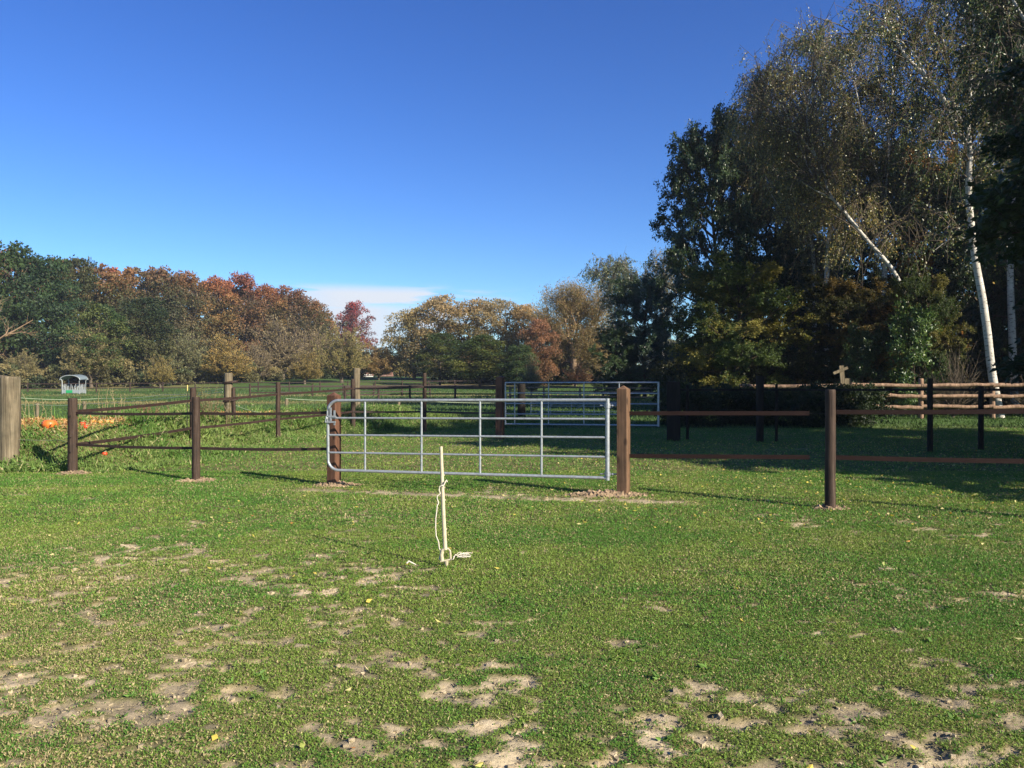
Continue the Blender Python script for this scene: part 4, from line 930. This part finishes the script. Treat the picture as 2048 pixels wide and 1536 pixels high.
V2 = willow(22, 7, 2.7, 85, 14000, [(.30, .22, .075), (.38, .27, .09), (.19, .17, .07)], [3, 2, 2], .28)
V3 = willow(23, 7, 3.1, 90, 9000, [(.27, .21, .12), (.21, .17, .09), (.33, .25, .13)], [3, 2, 1], .24, tw_r=.028, bark='twig')
V4 = puffy(24, 7.2, 3.0, .04, 70, 13000, .17, tone((.27, .20, .085), (.15, .14, .055), .5, .9, (.33, .25, .12), .8), r0=.16)
WB = [(45, 702, 74, 98, V1, 2.9, 'small round willow bush just right of the left weathered post', (1, 1, 1), 'willow_bush'),
      (182, 640, 98, 96, V1, 2.9, 'tall grey-olive willow bush just behind the hay feeder', (1, .98, .95), 'willow_bush'),
      (321, 708, 50, 94, V2, 2.7, 'smallest yellow willow bush on a thin stem', (.9, .95, .9), 'willow_bush'),
      (374, 664, 92, 104, V1, 2.9, 'round grey-green willow bush left of the golden one', (.85, .95, 1), 'willow_bush'),
      (455, 668, 88, 105, V2, 2.7, 'golden willow bush above the split post', (1.1, 1.05, 1), 'willow_bush'),
      (566, 640, 118, 118, V3, 3.1, 'bare brown twiggy tree left of the white house', (1, 1, 1), 'bare_tree'),
      (630, 660, 90, 124, V3, 3.1, 'thin bare tree in front of the white house', (1.05, 1, .95), 'bare_tree'),
      (684, 652, 96, 108, V1, 2.9, 'olive willow bush above the left square gate post', (1.15, 1.1, .9), 'willow_bush'),
      (757, 684, 66, 140, V2, 2.7, 'small golden-brown tree by the pinkish shed', (.95, .85, .95), 'willow_bush'),
      (515, 690, 70, 112, V3, 3.1, 'low bare bush between the golden willow bush and the brown twiggy tree', (1, 1, 1), 'bare_tree'),
      (610, 700, 60, 104, V2, 2.7, 'low yellowish bush left of the thin bare tree by the white house', (.9, .9, .9), 'willow_bush'),
      (716, 690, 50, 150, V3, 3.1, 'bare twiggy bush by the white outbuilding', (1, 1, 1), 'bare_tree'),
      (828, 617, 120, 142, V4, 3.0, 'grey twiggy tree at the left end of the yellow tree row', (1, 1, .9), 'bare_tree'),
      (880, 592, 150, 140, V4, 3.0, 'yellowish tree, tallest at the left of the central row', (.95, .9, .95), 'autumn_tree'),
      (945, 601, 140, 136, V4, 3.0, 'golden tree in the middle of the central row', (1.05, .95, .9), 'autumn_tree'),
      (1003, 600, 130, 134, V4, 3.0, 'pale brown tree right of the golden one in the central row', (.85, .85, .9), 'autumn_tree'),
      (1050, 610, 110, 132, V4, 3.0, 'olive tree at the right end of the central row', (1.15, 1, .9), 'autumn_tree'),
      (880, 668, 90, 120, W2, 5.6, 'dark olive tree low in front of the central row, left one', (.75, .95, .6), 'broadleaf_tree'),
      (960, 672, 120, 112, W2, 5.6, 'large yellow-green bush above the near gate\'s middle', (1.0, 1.15, .7), 'broadleaf_tree'),
      (1035, 690, 80, 108, W1, 6.2, 'dark green bush left of the reddish bush', (1.2, 1.1, 1), 'broadleaf_tree'),
      (1152, 600, 150, 127, V4, 3.0, 'pale tan rounded tree directly behind the big bare willow', (1.05, 1.0, 1.05), 'autumn_tree'),
      (1062, 716, 40, 84, V3, 3.1, 'small upright bare bush left of the big bare willow', (.9, 1, .9), 'bare_tree'),
      (1150, 728, 70, 116, V3, 3.1, 'reddish brush growing round the foot of the big bare willow', (1.0, .6, .5), 'brush'),
      (1076, 640, 84, 112, V4, 3.0, 'reddish-brown bush between the central row and the bare willow', (.85, .55, .62), 'autumn_bush')]
for px, ty, wp, D_, pr, r0_, lb, cl_, nm in WB:
    if px < 700: D_ = D_ * 1.2
    wood_tree(px, ty, wp, D_, pr, lb, nm, 'bush' if 'bush' in lb else 'tree', cl_, R0=r0_, H0=20. if pr in (W1, W2) else 7.2, grp='bushes and small trees beyond the meadow')
wood_tree(710, 606, 78, 255, W4, 'isolated deep red tree top beyond the meadow', 'red_tree', color=(.9, .42, .75), R0=5.0, grp=None)

# big bare willow, limbs as in the photograph
rg = np.random.default_rng(31); DW = 122.; tb = MB(); lb = MB(); tw = []; Q = lambda px, py, dy=0: P(px, py, DW + dy) - bw
bw = np.array([(1148 - 1024) / F * DW, DW, hz((1148 - 1024) / F * DW, DW)])
limbs = [([(1148, 790), (1147, 745), (1148, 716)], .42, .36), ([(1148, 716), (1142, 690), (1128, 672), (1112, 655), (1096, 640)], .22, .06), ([(1148, 716), (1147, 698), (1140, 680), (1152, 650), (1165, 625), (1178, 608)], .24, .05),
         ([(1148, 716), (1160, 705), (1175, 690), (1205, 672), (1222, 664)], .16, .04), ([(1128, 672), (1118, 690), (1100, 680)], .10, .04), ([(1140, 725), (1126, 722)], .14, .10), ([(1150, 745), (1158, 722), (1168, 712)], .14, .05),
         ([(1160, 705), (1170, 710), (1200, 716)], .10, .03), ([(1140, 680), (1130, 640), (1118, 610)], .14, .03), ([(1152, 650), (1140, 620), (1148, 600)], .10, .03), ([(1150, 690), (1170, 660), (1195, 640), (1205, 620)], .12, .03)]
for k_, (pp, ra, rb_) in enumerate(limbs):
    a_ = np.array([Q(px, py, (k_ % 3 - 1) * 1.1 * (i_ / len(pp))) for i_, (px, py) in enumerate(pp)]); a_ = belt(a_, 0, 3); tb.tube(a_, 1.25 * np.linspace(ra, rb_, len(a_)), 7, cap=False)
    if k_ > 0:
        for q in range(34):
            p2, t2 = along(a_, rg.uniform(.3, 1)); l2 = poly(rg, p2, side_dir(rg, unit(t2 + [0, 0, .5]), R(rg.uniform(10, 60))), rg.uniform(1.6, 4.2), 5, .12, (0, 0, .05)); tb.tube(l2, np.linspace(.06, .02, 6), 3, cap=False)
            for s_ in range(5): p3, t3 = along(l2, rg.uniform(.3, .98)); l3 = poly(rg, p3, side_dir(rg, t3, R(rg.uniform(15, 50))), rg.uniform(.5, 1.3), 2, .15, (0, 0, .03)); tw.append(l3); tb.tube(l3, [.02, .015, .01], 3, cap=False)
p, d = sample_tw(tw, 42000, rg); p = p + rg.normal(0, .5, p.shape); leaves(lb, p, d, .26, .10, rg, colmix(len(p), rg, [(.30, .22, .10), (.21, .18, .08), (.36, .23, .10)], [3, 2, 1]), jit=.5)
o = thing('bare_willow', 'big spreading willow with pale forked limbs and few leaves, right of centre', 'tree', bw); tb.build('trunk', M['pale_bark'], o); lb.build('crown', M['leaf'], o)

# bare boughs reaching in from the left edge
bb = np.array([P(-60, 0, 62)[0], 62, 0.]); tb = MB(); lb = MB(); tw = []; rg = np.random.default_rng(91); Q = lambda px, py, dy=0: P(px, py, 62 + dy) - bb
for pp, ra, rb_ in (([(-60, 800), (-58, 740), (-50, 700)], .22, .16), ([(-50, 700), (-20, 688), (10, 672), (40, 655), (66, 640)], .13, .03), ([(-10, 684), (12, 668), (18, 655)], .06, .02), ([(20, 668), (45, 664), (60, 668)], .04, .015), ([(-50, 705), (-20, 712), (8, 708)], .08, .02), ([(-20, 688), (-5, 640), (0, 600)], .06, .02)):
    a_ = belt(np.array([Q(px, py, i_ * .3) for i_, (px, py) in enumerate(pp)]), 0, 3); tb.tube(a_, np.linspace(ra, rb_, len(a_)), 6, cap=False)
    for q in range(14): p2, t2 = along(a_, rg.uniform(.3, 1)); l2 = poly(rg, p2, side_dir(rg, t2, R(rg.uniform(20, 60))), rg.uniform(.4, 1.1), 3, .15, (0, 0, .04)); tb.tube(l2, np.linspace(.018, .008, 4), 3, cap=False); tw.append(l2)
p, d = sample_tw(tw, 160, rg); leaves(lb, p, d, .10, .05, rg, colmix(len(p), rg, [(.2, .16, .06)], [1]), jit=.6)
o = thing('dead_tree', 'bare pale boughs reaching in from the left edge before the wood', 'tree', bb); tb.build('trunk', M['pale_bark'], o); lb.build('crown', M['leaf'], o)

# right-hand group -----------------------------------------------------------
DG1 = tone((.026, .050, .020), (.048, .078, .026), .5)
B1 = broadleaf(41, 15, 4.4, .06, 105000, DG1, None, .175, 46, 8, 7, elev=(5, 48), droop=.02, mat='leaf_gloss')
B2 = broadleaf(42, 15, 4.6, .05, 90000, tone((.060, .085, .024), (.20, .16, .04), .52, .9), None, .165, 42, 8, 7, elev=(5, 50), droop=.02)
wt = lambda *a, **k: wood_tree(*a, **{**dict(grp=None, H0=15.), **k})
wt(1452, 238, 238, 48, B1, 'tall dark green broadleaf tree on the left side of the right-hand group', R0=4.4, rz=4.55)
wt(1545, 250, 260, 54, B1, 'dark broadleaf tree filling the group behind the weeping birches', R0=4.4, color=(.8, .85, .8))
wt(1700, 270, 300, 62, B1, 'dark tree at the back of the group right of the leaning birch', R0=4.4, color=(.9, .85, .8))
wt(1290, 560, 150, 74, B1, 'dark green tree left of the right-hand group', R0=4.4, color=(.85, .95, 1))
wt(1385, 700, 120, 52, B1, 'low dark bush under the left side of the right-hand group', R0=4.4, name='dark_bush', color=(.8, .8, .8))
wt(1238, 655, 100, 72, B1, 'round dark green bush right of the bare willow', R0=4.4, name='round_bush', color=(1.2, 1.25, 1.1))
wt(1465, 525, 270, 41, B2, 'yellow-green broadleaf tree with orange sprays low in the right-hand group', R0=4.6, color=(1.1, 1.15, 1.0))
wt(1850, 300, 210, 58, B2, 'brown-leaved tree behind the white birch trunk', R0=4.6, color=(1.7, .95, .7))
wt(1960, 330, 260, 52, B1, 'dark tree right behind the white birch trunk', R0=4.4, color=(.85, .85, .8))
wt(1665, 560, 250, 41.5, B2, 'dull olive tree under the leaning birch', R0=4.6, color=(.75, .62, .7))
wt(1760, 585, 190, 40.5, B2, 'brownish bushy tree behind the log fence', R0=4.6, name='brown_bush', color=(1.0, .65, .7))
wt(1838, 548, 150, 36.9, B2, 'olive bush hiding the foot of the leaning birch', R0=4.6, name='olive_bush', color=(.8, .85, .8))
wt(2120, -120, 340, 43, B1, 'very tall dark tree filling the top right corner behind the birches', R0=4.4, color=(.95, 1, .9))
wt(2080, 480, 250, 44.5, B1, 'dark tree behind the second birch trunk at the right edge', R0=4.4, color=(.8, .8, .7))

def birch(seed, base, trunks, D, nstr, nl, cols, w, Lf, label, env, br=26, strand=(.7, 2.2), name='birch_tree', tr_r=(.20, .05), limb_len=(1.2, 3.4), dy=1.0, top_dir=.5, rt=.012, start=.22, front=.45):
    """trunks: list of photograph polylines (first is the main stem)"""
    rg = np.random.default_rng(seed); base = np.array([(base[0] - 1024) / F * D, D, 0.]); base[2] = hz(base[0], D); tb = MB(); wb = MB(); lb = MB(); limb_list = []
    for k_, (pp, ra, rb_) in enumerate(trunks):
        off_ = 0 if k_ == 0 else rg.uniform(-dy, dy); a_ = np.array([P(px, py, D + off_ * (i_ / max(1, len(pp) - 1))) - base for i_, (px, py) in enumerate(pp)])
        if k_ == 0: a_[0][2] = -.25
        a_ = belt(a_, 0, 4); a_[1:-1] += rg.normal(0, ra * .10, a_[1:-1].shape)
        for _ in range(3): a_[1:-1] = .5 * a_[1:-1] + .25 * (a_[2:] + a_[:-2])
        tb.tube(a_, np.linspace(ra, rb_, len(a_)), 8, cap=False); limb_list.append(a_)
    tw = []
    for a_ in limb_list:
        L_ = np.linalg.norm(a_[-1] - a_[0]); nb_ = int(br * L_ / 8) + 4
        for q in range(nb_):
            f = start + (1 - start) * (q + rg.random()) / nb_ if a_ is limb_list[0] else rg.uniform(.12, 1)
            p1, t1 = along(a_, min(.995, f)); az = rg.uniform(0, 6.28); d1 = unit(np.array([math.cos(az), math.sin(az), 0]) * rg.uniform(.5, 1.) + np.array([0, 0, top_dir + .4 * rg.random()]) + t1 * .3)
            l1 = poly(rg, p1, d1, rg.uniform(*limb_len) * (1.15 - .55 * f), 6, .12, (0, 0, -.07)); wb.tube(l1, np.linspace(.035, .012, 7), 4, cap=False)
            for s_ in range(4):
                p2, t2 = along(l1, rg.uniform(.3, .99)); l2 = poly(rg, p2, side_dir(rg, t2, R(rg.uniform(20, 60))), rg.uniform(.5, 1.4), 4, .15, (0, 0, -.08)); wb.tube(l2, np.linspace(.014, .008, 5), 3, cap=False); tw.append(l2)
            tw.append(l1[2:])
    # hanging strands
    pos = []; dirs = []
    for q in range(nstr):
        s_ = tw[rg.integers(len(tw))]; p1, t1 = along(s_, rg.uniform(.1, 1)); L = rg.uniform(*strand) * (.5 + .5 * rg.random()); l3 = poly(rg, p1, unit(t1 * .5 + [0, 0, -.9] + rg.normal(0, .25, 3)), L, 5, .09, (0, 0, -.12))
        if (l3[-1][2] < .6): continue
        if q % 2 == 0 and (l3[:, 1].mean() > -.25 or rg.random() > front): wb.tube(l3, np.linspace(rt, rt * .5, 6), 3, cap=False)
        m_ = max(3, int(nl / nstr * rg.uniform(.3, 1.8))); u_ = rg.random(m_) * 4.99; i_ = u_.astype(int); u_ = (u_ - i_)[:, None]; pos.append(l3[i_] * (1 - u_) + l3[i_ + 1] * u_); dirs.append(np.tile([0, 0, -1.], (m_, 1)))
    p = np.vstack(pos); d = np.vstack(dirs); kp = (p[:, 1] > .15) | (rg.random(len(p)) > front); p = p[kp]; d = d[kp]; n = len(p); p = p + rg.normal(0, .055, (n, 3)); leaves(lb, p, d, Lf, Lf * .62, rg, colmix(n, rg, cols, w, .35), jit=.8)
    o = thing(name, label, 'tree', base); tb.build('trunk', M['birch'], o); wb.build('branches', M['twig'], o); lb.build('crown', M['leaf_gloss'], o)
    return o
GRB = [(.11, .14, .045), (.06, .09, .03), (.22, .19, .055), (.40, .27, .06)]
BRB = [(.135, .145, .055), (.09, .105, .045), (.21, .17, .07), (.36, .28, .09)]
birch(51, (2002, 0), [([(2003, 832), (1985, 752), (1974, 660), (1966, 600), (1950, 520), (1942, 450), (1936, 380), (1941, 300), (1934, 270), (1938, 200), (1945, 100), (1950, 0), (1950, -120)], .185, .08),
    ([(1934, 290), (1915, 262), (1890, 200), (1850, 150), (1805, 110), (1785, 60), (1770, 20), (1765, -20)], .11, .04), ([(1850, 150), (1820, 90), (1765, 70), (1700, 72)], .05, .02), ([(1934, 265), (1900, 200), (1895, 120), (1880, 60)], .07, .03),
    ([(1938, 200), (1985, 120), (2010, 30), (2030, -60)], .08, .04), ([(1936, 290), (1895, 280), (1850, 283)], .035, .015), ([(1944, 480), (1905, 472), (1870, 500)], .04, .015), ([(1950, 100), (1910, 20), (1890, -80)], .07, .03)],
    34, 2300, 42000, GRB, [3, 4, 2, .5], .105, 'tall white-barked birch at the right whose trunk stands before the log fence', None, br=26, strand=(.8, 2.8), start=.5)
birch(52, (2026, 0), [([(2032, 835), (2024, 700), (2022, 600), (2018, 500), (2030, 380), (2050, 200), (2060, 0)], .20, .08), ([(2030, 380), (2000, 250), (1990, 100)], .08, .03)], 38.5, 1500, 26000, GRB, [3, 5, 1.5, .4], .105,
    'second birch at the right edge with peeling white trunk', None, strand=(.8, 2.6), start=.45)
birch(53, (1850, 0), [([(1855, 830), (1840, 700), (1815, 600), (1790, 540), (1742, 490), (1700, 440), (1668, 400), (1655, 385), (1650, 345), (1630, 310), (1600, 270)], .115, .045), ([(1655, 385), (1620, 350), (1600, 290), (1560, 200)], .06, .02), ([(1668, 400), (1632, 382), (1600, 362)], .05, .02),
    ([(1630, 310), (1618, 270), (1610, 220), (1640, 120)], .06, .02), ([(1600, 270), (1560, 250), (1510, 240)], .04, .015)],
    39, 2500, 54000, [(.19, .18, .065), (.12, .13, .05), (.30, .25, .08), (.44, .29, .07)], [3, 3, 2, .7], .11, 'leaning white birch curving up to the left in the middle of the right-hand group', None, strand=(1., 3.2), start=.35, br=34, front=.94)
birch(54, (1770, 0), [([(1768, 820), (1768, 600), (1770, 480), (1768, 400), (1774, 330), (1778, 240), (1785, 180), (1790, 120)], .17, .05), ([(1768, 405), (1755, 350), (1735, 290), (1715, 200), (1700, 120)], .07, .02), ([(1774, 330), (1790, 240), (1805, 222)], .04, .015), ([(1794, 405), (1830, 388), (1868, 372)], .06, .02), ([(1770, 480), (1765, 430), (1794, 405)], .07, .05)],
    44, 2300, 38000, BRB, [3, 3, 2, .6], .11, 'upright forked birch with a thin brown crown behind the leaning one', None, strand=(.8, 2.2), br=34)
birch(55, (1650, 0), [([(1655, 820), (1650, 600), (1660, 450), (1672, 330), (1668, 250), (1660, 180), (1640, 110), (1625, 95)], .16, .03), ([(1668, 250), (1690, 180), (1705, 110), (1710, 90)], .05, .02), ([(1672, 330), (1640, 250), (1590, 170), (1570, 120)], .06, .02), ([(1660, 450), (1600, 300), (1550, 200), (1520, 150)], .06, .02)],
    45, 2600, 40000, BRB, [3, 3, 3, .5], .11, 'thin brown-leaved birch, tallest of the weeping group against the sky', None, strand=(.8, 2.0), br=36)
birch(56, (1600, 0), [([(1625, 820), (1630, 600), (1628, 500), (1600, 400), (1570, 300), (1545, 220), (1530, 160)], .14, .03), ([(1600, 400), (1545, 330), (1510, 250)], .05, .02), ([(1628, 500), (1560, 420), (1520, 350)], .05, .02)],
    46, 2400, 40000, [(.17, .16, .07), (.11, .11, .05), (.25, .18, .075), (.34, .25, .08)], [3, 3, 2, .5], .11, 'weeping birch on the left of the birch group beside the dark broadleaf', None, strand=(1., 2.8), br=34)
birch(57, (1240, 0), [([(1243, 790), (1242, 680), (1238, 600), (1236, 550), (1235, 535)], .22, .05), ([(1242, 640), (1215, 580), (1200, 545)], .08, .03), ([(1242, 620), (1265, 580), (1280, 550)], .08, .03)],
    110, 1500, 17000, [(.12, .15, .075), (.08, .10, .055), (.17, .17, .07)], [3, 3, 1], .25, 'pale grey-green birch rising behind the round dark bush', None, strand=(1, 3), br=26, rt=.02, limb_len=(2, 5))
birch(58, (1325, 0), [([(1325, 790), (1326, 640), (1322, 560), (1326, 520)], .22, .05), ([(1326, 640), (1345, 560), (1350, 530)], .08, .03), ([(1325, 600), (1308, 550)], .06, .03)],
    106, 1000, 12000, [(.15, .16, .07), (.11, .12, .055), (.28, .17, .06)], [3, 3, 1], .18, 'pale yellowish birch half hidden by the big dark broadleaf tree', None, strand=(1, 3), br=22, rt=.02, limb_len=(1.6, 4))

# glossy ivy-clad bush before the log fence, and hedge in the shade
IV = broadleaf(61, 4.2, 1.15, .06, 7000, [(.07, .13, .03), (.045, .085, .022), (.14, .19, .05)], [3, 3, 1.5], .12, 18, 7, 5, mat='leaf_gloss', r0=.09, spread=.4)
wt(1822, 606, 105, 35.5, IV, 'glossy green ivy-clad shrub behind the log fence', R0=1.15, H0=4.2, name='ivy_shrub')
wt(1720, 655, 80, 37, IV, 'narrow dark ivy shrub between the birch trunks', R0=1.15, H0=4.2, name='ivy_shrub', color=(.55, .55, .5))
TW = willow(62, 3, 1.6, 60, 900, [(.16, .12, .06)], [1], .08, up=.5, tw_r=.012)
wt(1905, 690, 120, 34.5, TW, 'tangle of bare twigs behind the log fence left of the white trunk', R0=1.6, H0=3., name='twiggy_shrub')
wt(2060, 700, 120, 34.8, TW, 'tangle of bare twigs behind the log fence at the right edge', R0=1.6, H0=3., name='twiggy_shrub')
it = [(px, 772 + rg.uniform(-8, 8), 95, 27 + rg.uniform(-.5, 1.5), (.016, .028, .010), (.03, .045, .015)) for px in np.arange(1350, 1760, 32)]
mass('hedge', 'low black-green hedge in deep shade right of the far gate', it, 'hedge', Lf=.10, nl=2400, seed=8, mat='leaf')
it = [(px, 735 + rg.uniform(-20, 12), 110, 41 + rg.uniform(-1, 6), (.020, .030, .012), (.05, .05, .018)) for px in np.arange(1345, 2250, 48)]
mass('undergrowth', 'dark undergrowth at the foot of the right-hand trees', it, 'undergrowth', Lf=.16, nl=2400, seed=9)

# tall trees just outside the right edge: their shade falls across the paddock
S1 = broadleaf(71, 15, 4.6, .08, 90000, DG1, None, .21, 36, 9, 7, elev=(5, 52), droop=.03)
for k_, (x_, y_, r_, h_, lb) in enumerate(((14.2, 11.7, 1.10, .72, 'dark tree outside the right edge, nearest of the shading row'), (15.8, 16.6, 1.0, .80, 'dark tree outside the right edge, second of the shading row'), (21.5, 6.8, 1.1, .96, 'dark tree outside the right edge, behind the nearest of the shading row'), (22.5, 11.6, 1.05, .98, 'dark tree outside the right edge, behind the second of the shading row'),
        (31, 37, 1.3, 1.3, 'dark tree outside the right edge behind the birches'), (38, 30, 1.3, 1.3, 'dark tree far outside the right edge'))):
    stand('broadleaf_tree', lb, 'tree', S1, (x_, y_, 0), (r_, r_, h_), k_ * 1.7, None, (1, 1, 1))
birch(59, (2170, 0), [([(2175, 850), (2165, 600), (2155, 400), (2150, 200), (2140, 0), (2120, -250)], .22, .08), ([(2155, 400), (2080, 250), (2010, 130)], .07, .03), ([(2150, 220), (2060, 60), (1990, -60)], .07, .03), ([(2152, 300), (2100, 200), (2060, 180)], .06, .02)],
    25.5, 2800, 62000, [(.055, .085, .024), (.03, .055, .016), (.12, .13, .03)], [3, 5, 1.2], .10, 'dense dark green birch overhanging the top right corner', None, strand=(.6, 2.0), start=.4, br=34, limb_len=(1.2, 3.0), name='overhanging_birch')

# ------------------------------------------------------------ thin autumn haze
mb = MB(); mb.box((0, 670, 19), (1900, 1560, 46)); m, t, b = new_mat('haze'); t.nodes.remove(b)
pv = N(t, 'ShaderNodeVolumePrincipled'); pv.inputs['Color'].default_value = (0.80, 0.88, 1.0, 1); pv.inputs['Density'].default_value = 0.0003; pv.inputs['Anisotropy'].default_value = 0.2
t.links.new(pv.outputs[0], t.nodes['Material Output'].inputs['Volume'])
tag(mb.build('haze', m, col=False), kind='stuff')
SC.cycles.volume_bounces = 0
